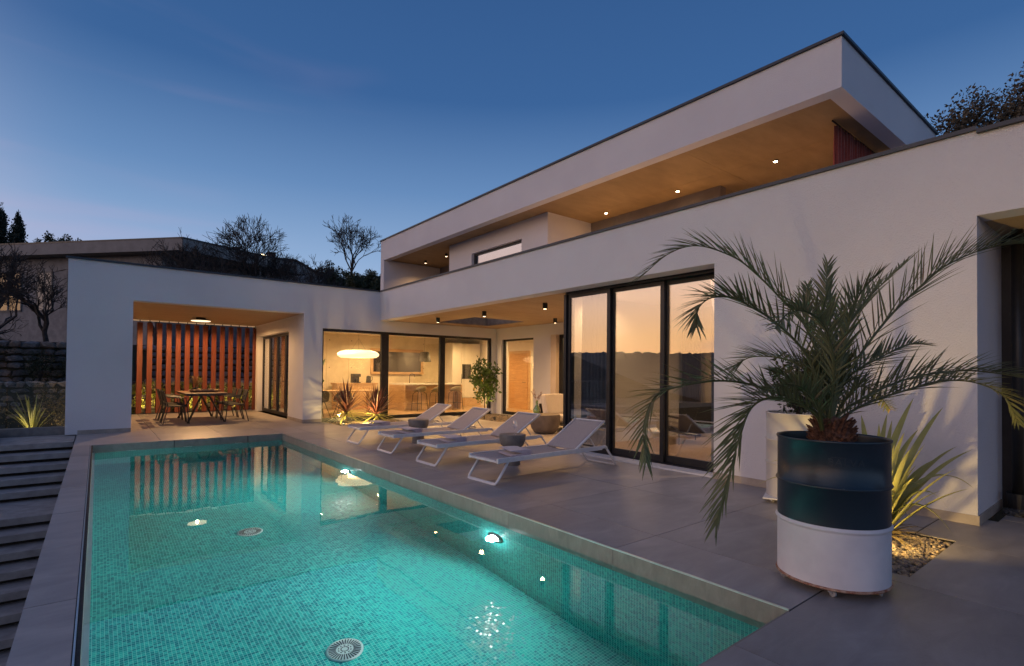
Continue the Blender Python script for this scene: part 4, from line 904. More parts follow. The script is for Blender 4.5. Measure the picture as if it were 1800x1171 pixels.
def caster(t, x, y, rz, wm=CONC):
    c = MB().box(-.02, .02, -.02, .02, .046, .055).box(-.015, -.011, -.014, .014, .022, .046).box(.011, .015, -.014, .014, .022, .046).build('caster', STEEL, t); c.location = (x, y, 0); c.rotation_euler = (0, 0, rz)
    M = Matrix.Translation((0, -.008, .022)) @ Matrix.Rotation(R(90), 4, 'Y')
    w_ = MB().lathe([(.0001, -.008), (.016, -.009), (.022, -.007), (.022, .007), (.016, .009), (.0001, .008)], 24); w_.v = [tuple(M @ Vector(p)) for p in w_.v]; w_.build('wheel', wm, c, smooth=True)
    w_ = MB().lathe([(.0001, -.0105), (.007, -.0105), (.007, .0105), (.0001, .0105)], 12); w_.v = [tuple(M @ Vector(p)) for p in w_.v]; w_.build('axle', STEEL, c)
D = drum('drum_planter', 'large oil drum planter, navy above and white below, holding the palm', 3.86, 1.40, 0, (DRUMWHITE, NAVY), True)
for a in (200, 265, 330, 60, 130): caster(D, .285 * math.cos(R(a)), .285 * math.sin(R(a)), R(a * 1.7), noise_mat('caster_rubber', (.25, .25, .26), (.34, .34, .35), 9, .6))
# embossed lettering on the navy part, bent round the shell
def curved_text(s, parent, r, zc, h, a0, mat, name='lettering', depth=.0022):
    cu = bpy.data.curves.new(name, 'FONT'); cu.body = s; cu.size = h; cu.align_x = 'CENTER'; cu.extrude = depth; cu.space_character = 1.15
    ob = bpy.data.objects.new('tmp', cu); COL.objects.link(ob); dg = bpy.context.evaluated_depsgraph_get(); me = bpy.data.meshes.new_from_object(ob.evaluated_get(dg)); bpy.data.objects.remove(ob)
    bm = bmesh.new(); bm.from_mesh(me)
    for vv in bm.verts:
        a = a0 + vv.co.x / r; rr = r + vv.co.z + .0003; y = vv.co.y
        vv.co = Vector((rr * math.cos(a), rr * math.sin(a), zc + y))
    bm.to_mesh(me); bm.free(); me.materials.clear(); me.materials.append(mat)
    o = bpy.data.objects.new(name, me); COL.objects.link(o); o.parent = parent; return o
NAVYD = noise_mat('navy_paint_letters', (.012, .022, .030), (.022, .034, .044), 3.5, .5)
a0 = math.atan2(-1.40, -3.86) + R(14)
curved_text('BALVA', D, .325, .815, .062, a0, NAVYD)
q = MB()
for (b0, b1, z0, z1) in ((-.085, .0, .805, .8075), (-.085, .0, .864, .8665), (-.0855, -.083, .805, .8665)):
    n = 8; vs = []
    for i in range(n + 1):
        a = a0 + (b0 + (b1 - b0) * i / n) / .325; 
        for (rr, zz) in ((.3255, z0), (.3272, z0), (.3272, z1), (.3255, z1)): vs.append((rr * math.cos(a), rr * math.sin(a), zz))
    q.add(vs, [(i * 4 + j, (i + 1) * 4 + j, (i + 1) * 4 + (j + 1) % 4, i * 4 + (j + 1) % 4) for i in range(n) for j in range(4)])
q.build('emblem_frame', NAVYD, D)
WX, WY = 6.03, 2.51
D2 = drum('drum_planter', 'cream drum planter on a wheeled plate against the facade behind the navy drum', WX, WY, R(20), (DRUMCREAM, DRUMCREAM), False)
MB().box(-.33, .33, -.33, .33, .045, .058).build('wheeled_plate', WHITEMET, D2, bevel=.003)
for sx in (-1, 1):
    for sy in (-1, 1): caster(D2, sx * .25, sy * .25, .5 * sx)
# ------------------------------------------------------------------ plants
FRONDS=[
  ([ (3.844, 1.430, 0.970),(3.883, 1.420, 1.145),(3.875, 1.453, 1.422),(3.806, 1.537, 1.702),(3.690, 1.661, 1.904),(3.590, 1.774, 2.069),(3.489, 1.890, 2.197),(3.320, 2.061, 2.282),(3.185, 2.206, 2.234),(3.064, 2.341, 2.084) ],0.17),
  ([ (3.837, 1.434, 0.970),(3.824, 1.415, 1.147),(3.685, 1.488, 1.499),(3.499, 1.592, 1.705),(3.325, 1.685, 1.815),(3.202, 1.735, 1.864),(3.049, 1.806, 1.857),(2.947, 1.835, 1.776),(2.904, 1.816, 1.675) ],0.15),
  ([ (3.814, 1.425, 0.972),(3.760, 1.433, 1.096),(3.623, 1.498, 1.191),(3.432, 1.601, 1.265),(3.244, 1.697, 1.319),(3.058, 1.790, 1.329),(2.844, 1.902, 1.292),(2.691, 1.965, 1.228),(2.597, 1.978, 1.050),(2.571, 1.936, 0.849) ],0.15),
  ([ (3.771, 1.416, 0.976),(3.666, 1.428, 1.115),(3.459, 1.502, 1.214),(3.263, 1.557, 1.223),(3.103, 1.577, 1.154),(2.970, 1.570, 0.997),(2.825, 1.567, 0.758),(2.687, 1.553, 0.543) ],0.17),
  ([ (3.862, 1.415, 0.970),(3.884, 1.368, 1.266),(3.956, 1.271, 1.498),(4.067, 1.140, 1.750),(4.175, 1.008, 1.937),(4.246, 0.903, 2.065),(4.342, 0.777, 2.153),(4.431, 0.654, 2.198),(4.524, 0.526, 2.211) ],0.19),
  ([ (3.862, 1.415, 0.970),(3.884, 1.386, 1.071),(3.949, 1.319, 1.167),(4.099, 1.182, 1.287),(4.266, 1.031, 1.370),(4.471, 0.847, 1.410),(4.603, 0.723, 1.401),(4.753, 0.582, 1.369),(4.816, 0.510, 1.339) ],0.15),
  ([ (3.862, 1.415, 0.970),(3.959, 1.395, 1.066),(4.180, 1.292, 1.181),(4.447, 1.159, 1.265),(4.743, 1.010, 1.338),(5.032, 0.871, 1.328),(5.298, 0.753, 1.223),(5.484, 0.704, 1.018) ],0.16),
  ([ (3.853, 1.422, 0.970),(3.886, 1.417, 1.218),(3.921, 1.416, 1.422),(3.932, 1.438, 1.743),(3.938, 1.465, 1.947),(3.977, 1.468, 2.154) ],0.13),
  ([ (3.921, 1.440, 0.963),(4.052, 1.463, 1.240),(4.241, 1.475, 1.597),(4.487, 1.460, 1.847),(4.786, 1.416, 2.051),(5.177, 1.310, 2.318) ],0.20),
  ([ (3.791, 1.399, 0.976),(3.709, 1.346, 1.225),(3.588, 1.289, 1.443),(3.398, 1.270, 1.660),(3.161, 1.277, 1.734),(2.922, 1.276, 1.702),(2.709, 1.247, 1.607) ],0.15),
  ([ (3.859, 1.417, 0.970),(3.971, 1.391, 1.256),(4.116, 1.357, 1.393),(4.326, 1.280, 1.488),(4.573, 1.182, 1.595),(4.776, 1.123, 1.614) ],0.15),
  ([ (3.905, 1.453, 0.963),(3.962, 1.502, 1.213),(3.970, 1.618, 1.411),(3.945, 1.774, 1.495),(3.886, 1.967, 1.505),(3.892, 2.115, 1.419) ],0.15),
  ([ (3.771, 1.416, 0.976),(3.641, 1.395, 1.145),(3.450, 1.387, 1.265),(3.210, 1.400, 1.316),(2.942, 1.423, 1.271) ],0.13),
  ([ (3.893, 1.420, 0.968),(4.092, 1.420, 1.173),(4.371, 1.405, 1.291),(4.678, 1.389, 1.244),(4.992, 1.385, 1.103) ],0.13),
  ([ (3.875, 1.434, 0.967),(3.975, 1.485, 1.252),(4.063, 1.586, 1.577),(4.166, 1.695, 1.863),(4.352, 1.749, 2.085) ],0.13),
  ([ (3.831, 1.411, 0.972),(3.830, 1.362, 1.296),(3.832, 1.296, 1.670),(3.826, 1.229, 1.886),(3.857, 1.130, 2.021) ],0.13),
]
PHTIPS=[ (6.224, 1.309, 1.083),(6.173, 1.093, 0.714),(5.918, 1.041, 0.414),(5.387, 1.08, 0.267),(6.04, 1.455, 0.873),(6.252, 1.542, 1.158),(6.504, 1.214, 0.725),(5.913, 1.301, 0.624),(6.205, 1.707, 0.931),(6.195, 1.97, 0.964),(5.286, 1.033, 0.089),(5.576, 1.441, 0.877),(6.356, 1.459, 0.77),(5.869, 1.719, 0.914),(5.371, 1.349, 0.755),(5.03, 2.514, 0.267),(4.995, 2.415, 0.496),(5.248, 1.319, 0.186),(5.394, 1.202, 0.351),(6.62, 1.76, 0.99) ]
def rnd_unit(r): 
    while True:
        v = Vector((r.uniform(-1, 1), r.uniform(-1, 1), r.uniform(-1, 1)))
        if .05 < v.length < 1: return v.normalized()
def catmull(pts, n):
    P_ = [Vector(p) for p in pts]; P_ = [P_[0] * 2 - P_[1]] + P_ + [P_[-1] * 2 - P_[-2]]; out = []; segs = len(P_) - 3
    for i in range(n + 1):
        t_ = i / n * segs; k_ = min(int(t_), segs - 1); f = t_ - k_; a, b, c, d = P_[k_:k_ + 4]
        out.append(.5 * ((2 * b) + (c - a) * f + (2 * a - 5 * b + 4 * c - d) * f * f + (3 * b - a - 3 * c + d) * f ** 3))
    return out
PB = Vector((3.86, 1.40, .905))
palm = thing('palm', 'spiky date palm with long arching fronds growing in the navy and white drum', 'palm', PB)
tr = MB(); tr.lathe([(.0001, -.05), (.11, -.05), (.125, .04), (.11, .11), (.07, .17), (.0001, .2)], 24)
tr.build('trunk', PALMBARK, palm, smooth=True)
rr = random.Random(5)
bs = MB()
for i in range(120):
    a = i * 2.399; z = .0 + .15 * (i / 120); r0 = .118 - .03 * (i / 120) ** 2; ca, sa_ = math.cos(a), math.sin(a)
    blade(bs, (ca * r0 * .8, sa_ * r0 * .8, z), (ca * (r0 + .03 + rr.uniform(0, .03)), sa_ * (r0 + .03), z + rr.uniform(.03, .075)), .024, .005, 4, .7, shape=lambda u: 1 - .55 * u)
o = bs.build('leaf_bases', PALMBARK, palm); o['kind'] = 'stuff'
RACH = leaf_mat('palm_rachis', (.06, .075, .025), (.12, .13, .05), .4, 0)
def frond(pts, w, seed, pairs=58, rollb=None):
    r = random.Random(seed); c = catmull([Vector(p) - PB for p in pts], 60); mb = MB(); L = sum((c[i + 1] - c[i]).length for i in range(60))
    mb.mi = 1
    mb.tube(c, [.010 * (1 - .86 * i / 60) + .0012 for i in range(61)], 5)
    mb.mi = 0
    roll = r.uniform(-.5, .5) if rollb is None else rollb
    view = (Vector((0, 0, 1.37)) - PB).normalized()
    for i in range(pairs):
        u = .17 + .83 * (i + .5) / pairs; k_ = u * 60; ii = min(int(k_), 59); p = c[ii].lerp(c[ii + 1], k_ - ii); T = (c[min(ii + 2, 60)] - c[max(ii - 1, 0)]).normalized()
        side = T.cross(Vector((0, 0, 1)))
        if side.length < .25: side = T.cross(Vector((.8, .6, 0)))
        side.normalize(); up = side.cross(T).normalized()
        env = min(1, (u - .12) * 4.5) ** .8 * (1 - .62 * max(0, (u - .45) / .55) ** 1.5)
        for s in (-1, 1):
            ll = w * 2.05 * env * r.uniform(.82, 1.12)
            fa = R(48 - 26 * u + r.uniform(-7, 7)); va = R(r.choice((18, 40, 62)) + r.uniform(-10, 10)) if u < .8 else R(25 + r.uniform(-12, 12))
            out = side * s * math.cos(va) + up * math.sin(va); out = Matrix.Rotation(roll, 3, T) @ out
            d = T * math.cos(fa) * 1.0 + out * math.sin(fa); d.normalize(); q_ = p + T * r.uniform(-.006, .006)
            blade(mb, q_, q_ + d * ll + Vector((0, 0, -.10 * ll)), .0056 + .0026 * env, .03 * ll, 5, .55, up=tuple(up + T * .01), shape=lambda t_: min(1, .45 + t_ * 3) * (1 - t_ ** 2.2))
    return mb.build('frond', [PALM, RACH], palm)
for i, (pts, w) in enumerate(FRONDS): frond(pts, w, 100 + i, 52 if len(pts) > 7 else 38)
# young spear leaves and shorter inner fronds
for i in range(9):
    a = rr.uniform(0, 6.28); el = rr.uniform(.5, 1.35); L_ = rr.uniform(.35, .62); d = Vector((math.cos(a) * math.cos(el), math.sin(a) * math.cos(el), math.sin(el)))
    p0 = PB + Vector((0, 0, .12)); pts = [p0, p0 + d * L_ * .4 + Vector((0, 0, .03)), p0 + d * L_ * .75 + Vector((0, 0, .01)), p0 + d * L_ + Vector((0, 0, -.06))]
    frond(pts, .10, 300 + i, 26)
# phormium beside the drum, lit from the ground
ph = thing('flax_plant', 'sword-leaved flax plant lit yellow from below behind the drum', 'plant', (5.18, 1.55, -.03))
rr = random.Random(11)
for i, tp in enumerate(PHTIPS):
    tp = Vector(tp); tp.x = min(tp.x, 6.25)
    b = Vector((5.18 + rr.uniform(-.07, .07), 1.55 + rr.uniform(-.07, .07), -.03))
    q = MB(); sg = .12 if tp.z > .6 else .30
    blade(q, b - ph.location, tp - ph.location, rr.uniform(.024, .034), sg, 16, .45, shape=lambda t_: min(1, .5 + t_ * 2) * (1 - t_ ** 4)); q.build('leaf', PHORM, ph, smooth=True)
for i in range(34):
    a = rr.uniform(0, 6.28); el = rr.uniform(.55, 1.45); L_ = rr.uniform(.5, 1.05); d = Vector((math.cos(a) * math.cos(el), math.sin(a) * math.cos(el), math.sin(el)))
    if 5.18 + d.x * L_ > 6.3: d.x *= -1
    q = MB(); blade(q, (d.x * .05, d.y * .05, 0), d * L_, rr.uniform(.020, .030), .08, 12, .45, shape=lambda t_: min(1, .5 + t_ * 2) * (1 - t_ ** 4)); q.build('leaf', PHORM, ph, smooth=True)
for i in range(14):
    a = rr.uniform(3.4, 6.0); L_ = rr.uniform(.4, .75); q = MB(); blade(q, (0, 0, 0), (math.cos(a) * L_, math.sin(a) * L_ * .6, .06), .012, .08, 10, .4); q.build('dead_leaf', DRYSH, ph, smooth=True)
def uplight(x, y, label, p, d=(0, 0, 1), col=(1, .66, .22), z=-.02, ang=110, r=.035):
    t = thing('garden_uplight', label, 'spotlight', (x, y, z), group='small garden uplights')
    MB().tube([(0, 0, -.2 if z > .1 else -.03), (0, 0, .05)], .008, 6).build('stake', BLACK, t)
    dn = Vector(d).normalized(); MB().tube([Vector((0, 0, .05)) - dn * .03, Vector((0, 0, .05)) + dn * .05], r, 16, cap=False).build('housing', BLACK, t)
    MB().tube([Vector((0, 0, .05)) + dn * .03, Vector((0, 0, .05)) + dn * .034], r * .9, 16).build('lens', emit('up_lens', (1, .75, .38), 5), t)
    lamp('SPOT', t, Vector((0, 0, .05)) + dn * .06, p, col, d=dn, spot_size=R(ang), spot_blend=.7, shadow_soft_size=.025)
uplight(4.52, 1.42, 'small uplight in the gravel shining on the flax plant behind the drum', 80, (.8, .12, .30), ang=140, z=.14)
# cordylines
def cordyline(x, y, label, h, sd):
    t = thing('cordyline', label, 'plant', (x, y, -.04), sd, 'red spiky plants before the kitchen window'); r = random.Random(sd)
    MB().tube([(0, 0, 0), (.01, 0, h * .5), (0, .01, h)], [.035, .028, .03], 8).build('trunk', BARK, t, smooth=True)
    for i in range(95):
        a = i * 2.4; v = (i / 95); el = 1.45 - 2.0 * (1 - v) ** 1.2 + r.uniform(-.12, .12); L_ = (.72 + .10 * v) * r.uniform(.8, 1.1)
        z = h * (.62 + .38 * v); d = Vector((math.cos(a) * math.cos(el), math.sin(a) * math.cos(el), math.sin(el)))
        q = MB(); blade(q, (0, 0, z), Vector((0, 0, z)) + d * L_, .021, .05 - .03 * v, 7, .4, shape=lambda t_: min(1, .4 + t_ * 2) * (1 - t_ ** 3)); 
        q.build('leaf', PHORM if v < .30 else CORDY, t, smooth=True)  # low leaves take the paler flax colour to look lit from below
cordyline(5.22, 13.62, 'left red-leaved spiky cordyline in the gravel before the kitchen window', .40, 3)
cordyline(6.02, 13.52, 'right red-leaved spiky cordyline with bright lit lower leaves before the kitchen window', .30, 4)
uplight(5.66, 13.08, 'small uplight between the two red spiky plants', 110, (.1, .75, .5), ang=140)
uplight(4.95, 13.12, 'small uplight left of the two red spiky plants', 40, (.3, .7, .5), ang=130)
# leafy crowns
def leaves(mb, r, c, rad, n, ls, squash=(1, 1, 1), shell=.55, w=.45, clump=0, inner=.2, drop=0., cr_=0):
    c = Vector(c); cl = []
    if clump:
        for _ in range(clump):
            v = rnd_unit(r) * (r.uniform(inner, 1) ** shell); cl.append(Vector((v.x * squash[0], v.y * squash[1], v.z * squash[2])) * rad)
    for _ in range(n):
        if clump: p = r.choice(cl) + rnd_unit(r) * (cr_ or rad * .24) * r.random() ** .5
        else:
            v = rnd_unit(r) * (r.uniform(inner, 1) ** shell); p = Vector((v.x * squash[0], v.y * squash[1], v.z * squash[2])) * rad
        p = p + c; d = rnd_unit(r); d.z += .15 - drop; d.normalize(); s = ls * r.uniform(.6, 1.3); sd_ = d.orthogonal().normalized(); sd_ = Matrix.Rotation(r.uniform(0, 3), 3, d) @ sd_
        mb.add([p, p + d * s * .5 + sd_ * s * w * .5, p + d * s, p + d * s * .5 - sd_ * s * w * .5], [(0, 1, 2, 3)])
r = random.Random(21)
t = thing('lemon_tree', 'small lemon tree with yellow fruit standing in the gravel by the window corner', 'tree', (9.0, 12.6, -.05))
MB().tube([(0, 0, 0), (.01, 0, .5), (0, .01, .95)], [.018, .016, .018], 8).build('trunk', BARK, t, smooth=True)
q = MB()
for i in range(14):
    a = r.uniform(0, 6.28); d = Vector((math.cos(a) * .38, math.sin(a) * .38, r.uniform(-.15, .5))); q.tube([(0, 0, .8 + .01 * i), d * .5 + Vector((0, 0, 1.0)), d + Vector((0, 0, 1.2))], [.009, .006, .003], 5)
q.build('branches', BARK, t)
q = MB(); leaves(q, r, (0, 0, 1.18), .56, 1250, .115, (.82, .82, 1.12), .6, .5, 46, .15); q.build('crown', LEMONL, t)
q = MB()
for i in range(10):
    v = rnd_unit(r) * .4 * r.uniform(.6, 1); q.tube([(v.x, v.y, v.z + 1.08 - .04), (v.x, v.y, v.z + 1.08 - .015), (v.x, v.y, v.z + 1.08 + .015), (v.x, v.y, v.z + 1.08 + .04)], [.008, .03, .03, .008], 8)
q.build('fruit', noise_mat('lemon_skin', (.55, .36, .04), (.65, .45, .08), 9, .5), t, smooth=True)
uplight(9.05, 12.15, 'small uplight at the foot of the lemon tree', 45, (0, .3, .9), ang=110)
t = thing('potted_shrub', 'bushy dark green shrub growing in the cream drum behind the palm', 'shrub', (WX, WY, .90))
q = MB()
for i in range(9): q.tube([(0, 0, 0), (r.uniform(-.1, .1), r.uniform(-.1, .1), .25), (r.uniform(-.24, .2), r.uniform(-.25, .25), r.uniform(.4, .75))], [.012, .008, .004], 5)
q.build('stems', BARK, t); q = MB(); leaves(q, r, (-.02, 0, .40), .33, 900, .07, (.8, .9, 1.0), .6, .45, 40, .1); q.build('crown', EVERG, t)
# hedge plants behind the slats
for i in range(7):
    t = thing('hedge_shrub', 'yellow-green lit shrub behind the wooden slats, %s along the row' % ['first from the left', 'second from the left', 'third from the left', 'in the middle', 'third from the right', 'second from the right', 'first from the right'][i], 'shrub', (.95 + i * .56, 20.15 + r.uniform(-.1, .1), -.02), group='hedge shrubs behind the slat screen')
    q = MB()
    for j in range(6): q.tube([(0, 0, 0), (r.uniform(-.2, .2), r.uniform(-.15, .15), r.uniform(.3, .9))], [.01, .004], 4)
    q.build('stems', BARK, t); q = MB(); hh = r.uniform(.42, .60); leaves(q, r, (0, 0, hh), .5, 520, .085, (.62, .5, hh / .5), .7, .55, 22, .1); q.build('crown', HEDGE, t)
for x in (1.2, 2.5, 3.7): uplight(x, 19.85, 'small uplight at the foot of the %s of the hedge behind the slats' % {1.2: 'left end', 2.5: 'middle', 3.7: 'right end'}[x], 50, (.1, .5, .7), ang=140, z=.0)
# ---- plants left of the dining pier, behind the glass balustrade
t = thing('glass_balustrade', 'clear glass balustrade on a low concrete kerb at the top of the garden stairs', 'balustrade', (-1.0, 14.6, 0))
MB().box(-.62, .5, -.12, .12, -.2, .14).build('kerb', CONC, t, bevel=.004)
MB().box(-.40, .49, -.006, .006, .14, 1.10).box(-2.6, -.43, -.006, .006, .14, 1.10).build('pane', GLASSR, t)
MB().box(-2.7, -.62, -.12, .12, -.2, .14).build('kerb', CONC, t)
t = thing('flax_plant', 'yellow-green sword-leaved plant behind the glass balustrade', 'plant', (-1.08, 15.4, -.1))
for i in range(34):
    a = r.uniform(0, 6.28); el = r.uniform(.75, 1.45); L_ = r.uniform(.6, 1.02); d = Vector((math.cos(a) * math.cos(el), math.sin(a) * math.cos(el), math.sin(el)))
    q = MB(); blade(q, d * .04, d * L_, r.uniform(.014, .024), .08, 9, .45, shape=lambda t_: min(1, .5 + t_ * 2) * (1 - t_ ** 4)); q.build('leaf', PHORM, t, smooth=True)
def shrub(x, y, z, rad, hh, label, mat, n=700, ls=.05, name='dry_shrub', grp=None):
    t = thing(name, label, 'shrub', (x, y, z), group=grp); q = MB()
    for j in range(10): q.tube([(0, 0, 0), (r.uniform(-.3, .3) * rad, r.uniform(-.3, .3) * rad, hh * .5), (r.uniform(-.8, .8) * rad, r.uniform(-.8, .8) * rad, r.uniform(.6, .95) * hh)], [.012, .008, .003], 4)
    q.build('stems', TWIG, t); q = MB(); leaves(q, r, (0, 0, hh * .55), 1, n, ls, (rad, rad, hh * .5), .7, .4, 40, .1); q.build('crown', mat, t)
shrub(-.62, 15.3, -.1, .42, 1.0, 'golden brown dry shrub beside the white pier behind the glass', DRYSH, 1100, .045)
shrub(-.25, 15.7, -.1, .38, 1.15, 'tall golden dry shrub touching the white pier behind the glass', DRYSH, 900, .045)
shrub(-.75, 17.2, -.1, .85, 1.15, 'rounded grey-green shrub in front of the stone wall', EVERG, 2200, .05, 'grey_shrub')
shrub(-1.85, 15.6, -.1, .5, 1.1, 'ochre dry shrub at the left edge of the picture behind the glass', DRYSH, 900, .045)
uplight(-1.25, 15.0, 'small uplight in the bed behind the glass balustrade', 9, (.3, .7, .7), ang=140, z=-.1, col=(1, .70, .36))
uplight(-.62, 14.9, 'small uplight before the golden shrub by the white pier', 7, (0, .6, .8), ang=140, z=-.1, col=(1, .70, .36))
# ---- stairs
st = thing('garden_stairs', 'flight of wide concrete slab steps going down beside the pool', 'stairs', (-1.0, 10, -1.0))
y0 = 13.0; z = -.02; y = y0; k_ = 0
steps = [(14.46, 13.0, -.02)]
yy = 13.0
while yy > 2.0:
    k_ += 1; d = 1.25 if k_ in (5, 13) else .35; steps.append((yy + .10, yy - d, -.02 - .155 * k_)); yy -= d
for (b_, a_, zz) in steps:
    WB(MB().box(-2.9 if zz < -.1 else -1.5, -.325, a_, b_, zz - .10, zz), 'step', noise_mat('step_concrete', (.24, .215, .205), (.36, .33, .31), 5, .8, .002, 50), st, bevel=.006)
    WB(MB().box(-2.8, -.34, a_ + .09, b_ - .02, zz - .6, zz - .101), 'stair_base', SOIL, st)
WB(MB().box(-2.9, -1.51, 13.0, 14.46, -.3, .10), 'side_kerb', CONC, st)
for (x, y, zz, l_) in ((-.52, 3.1, -2.2, 'dry twiggy plant at the lower left corner by the stairs'), (-.95, 5.6, -1.75, 'dry stalky plant growing over the lower steps'), (-1.35, 9.6, -.8, 'spiky pale plant at the left edge beside the steps')):
    t = thing('dry_plant', l_, 'plant', (x, y, zz)); q = MB()
    for i in range(46):
        a = r.uniform(0, 6.28); rd = r.uniform(.1, .32); h_ = r.uniform(.5, 1.15); tp = Vector((math.cos(a) * rd, math.sin(a) * rd, h_)); q.tube([(0, 0, 0), tp * .5 + Vector((0, 0, .1)), tp], [.004, .003, .0015], 3)
        for j in range(9):
            c = tp * r.uniform(.5, 1); d = rnd_unit(r) * .04; blade(q, c, c + d, .007, 0, 2)
    q.build('stalks', DRYSH, t)
# ---- dry-stone terrace walls
ico = [(0, 0, 1), (.9, 0, .35), (.28, .85, .4), (-.72, .52, .35), (-.72, -.52, .35), (.28, -.85, .35), (.72, .5, -.4), (-.28, .85, -.4), (-.9, 0, -.4), (-.28, -.85, -.4), (.72, -.52, -.4), (0, 0, -1)]
icf = [(0, 1, 2), (0, 2, 3), (0, 3, 4), (0, 4, 5), (0, 5, 1), (1, 6, 2), (2, 7, 3), (3, 8, 4), (4, 9, 5), (5, 10, 1), (6, 7, 2), (7, 8, 3), (8, 9, 4), (9, 10, 5), (10, 6, 1), (6, 11, 7), (7, 11, 8), (8, 11, 9), (9, 11, 10), (10, 11, 6)]
WST = [noise_mat('wall_stone_a', (.13, .12, .12), (.26, .25, .25), 3, .9, .01, 20), noise_mat('wall_stone_b', (.08, .072, .07), (.17, .155, .15), 3, .9, .01, 20), noise_mat('wall_stone_c', (.17, .13, .105), (.28, .22, .18), 3, .9, .01, 20)]
stm = []
for i in range(9):
    q = MB(); vs = []
    for p in ico: v = Vector(p); v = Vector([max(-.72, min(.72, c * r.uniform(.9, 1.25))) for c in v]); vs.append(v)
    q.add(vs, icf); stm.append(q.mesh('stone', WST[i % 3]))
def stone_wall(x0, x1, y, z0, z1, label, hgt, skip=None):
    t = thing('stone_wall', label, 'wall', ((x0 + x1) / 2, y, z0)); MB().box(x0 - (x0 + x1) / 2, x1 - (x0 + x1) / 2, .08, .6, 0, z1 - z0 - .03).build('core', SOIL, t)
    z = z0; n = 0
    while z < z1 - .05:
        h = hgt * r.uniform(.8, 1.2); x = x0 + r.uniform(0, .1)
        while x < x1:
            wd = hgt * r.uniform(1.0, 2.3)
            if not (skip and skip[0] < x < skip[1]) and n < 295:
                inst('stone', r.choice(stm), t, (x + wd / 2 - (x0 + x1) / 2, .02 + r.uniform(-.03, .03), z + h / 2 - z0), (r.uniform(-.15, .15), r.uniform(-.12, .12), r.choice((0, math.pi)) + r.uniform(-.15, .15)), (wd * .70, .26, h * .70)); n += 1
            x += wd
        z += h
stone_wall(-3.3, 5.6, 20.75, -.1, .98, 'low dry-stone wall behind the planting bed and the wooden slats', .20, (.0, .9))
stone_wall(-3.6, 7.0, 25.0, .85, 2.35, 'upper terrace wall of pale rough stones below the neighbouring house', .25, (-.1, 1.2))
for (x, y, z, rad, hh, l_) in ((-1.55, 24.4, .85, .5, 1.1, 'dark bush in front of the upper stone wall, left one'), (-.75, 24.4, .85, .4, .95, 'dark bush in front of the upper stone wall beside the white pier'), (-3.1, 24.2, .85, .9, 1.8, 'large dark bush at the left edge below the neighbouring house')):
    shrub(x, y, z, rad, hh, l_, EVERG, 1500, .07, 'dark_bush')
# ---- neighbouring house on the slope
Cn, An, Bn = Vector((3.6, 34.0)), Vector((-12.0, 51.3)), Vector((11.35, 37.3)); Dn = An + Bn - Cn
nb = thing('neighbour_house', 'flat-roofed pale house with a deep overhanging roof on the slope behind the pier', 'house', (3.6, 34, 3.5))
NF = noise_mat('neighbour_render', (.22, .20, .195), (.27, .25, .24), 2, .9)
def shr(k_): cc = (An + Bn) / 2; return [tuple(cc + (p - cc) * k_ - Vector((3.6, 34))) for p in (Cn, Bn, Dn, An)]
MB().prism(shr(1.0), 4.52, 5.17).build('roof', NF, nb)
MB().prism(shr(1.004), 5.17, 5.25).build('roof_edge', CAPM, nb)
MB().prism(shr(.80), -1.5, 4.515).build('wall', noise_mat('neighbour_wall', (.17, .16, .165), (.24, .225, .23), 3, .9, .004, 30), nb)
cc = (An + Bn) / 2; C8 = cc + (Cn - cc) * .80 - Vector((3.6, 34)); A8 = cc + (An - cc) * .80 - Vector((3.6, 34)); B8 = cc + (Bn - cc) * .80 - Vector((3.6, 34))
NGL = emit('dim_window', (.75, .55, .5), .10); NGL.node_tree.nodes['Principled BSDF'].inputs['Base Color'].default_value = (.1, .1, .1, 1)
NGD = glass('neighbour_glass', .05, tint=(.15, .15, .18), gain=.8)
def facade_window(p0, p1, u0, u1, z0, z1, lit):
    d = (p1 - p0).normalized(); n_ = Vector((d.y, -d.x)); 
    if n_.dot(Vector((0, -1))) < 0: n_ = -n_
    M = Matrix(((d.x, n_.x, 0, p0.x), (d.y, n_.y, 0, p0.y), (0, 0, 1, 0), (0, 0, 0, 1)))
    f = MB().box(u0, u1, .0, .06, z0, z0 + .08, M).box(u0, u1, .0, .06, z1 - .08, z1, M).box(u0, u0 + .08, .0, .06, z0, z1, M).box(u1 - .08, u1, .0, .06, z0, z1, M).box((u0 + u1) / 2 - .03, (u0 + u1) / 2 + .03, .0, .06, z0, z1, M).build('window', CONC, nb)
    MB().box(u0 + .08, u1 - .08, .004, .02, z0 + .08, z1 - .08, M).build('pane', NGL if lit else NGD, f)
for u0, u1, lit in ((2.2, 3.6, True), (4.6, 6.4, False), (7.4, 8.6, True), (9.6, 11.6, False), (12.6, 14, True)): facade_window(C8, A8, u0, u1, 1.3, 3.7, lit)
for u0, u1, lit in ((1.2, 2.6, False), (4.2, 5.4, False)): facade_window(C8, B8, u0, u1, 2.0, 3.7, lit)
gh = thing('gabled_house', 'old stone house with a tiled gable roof and chimneys behind the bare trees', 'house', (12.5, 47, 6.5))
q = MB(); q.add([(-4.2, 0, -3), (4.0, 2.2, -3), (4.0, 2.2, 3.7), (1.2, 1.45, 4.75), (-4.2, 0, 4.2), (-4.2, 7, -3), (4.0, 9, -3), (4.0, 9, 3.7), (1.2, 8.4, 4.75), (-4.2, 7, 4.2)], [(0, 1, 2, 3, 4), (1, 6, 7, 2), (5, 0, 4, 9), (6, 5, 9, 8, 7)])
q.build('wall', noise_mat('old_render', (.16, .15, .16), (.26, .25, .25), 2.5, .95, .01, 9), gh)
TILE = noise_mat('roof_tile', (.06, .03, .025), (.11, .06, .045), 8, .9, .02, 30)
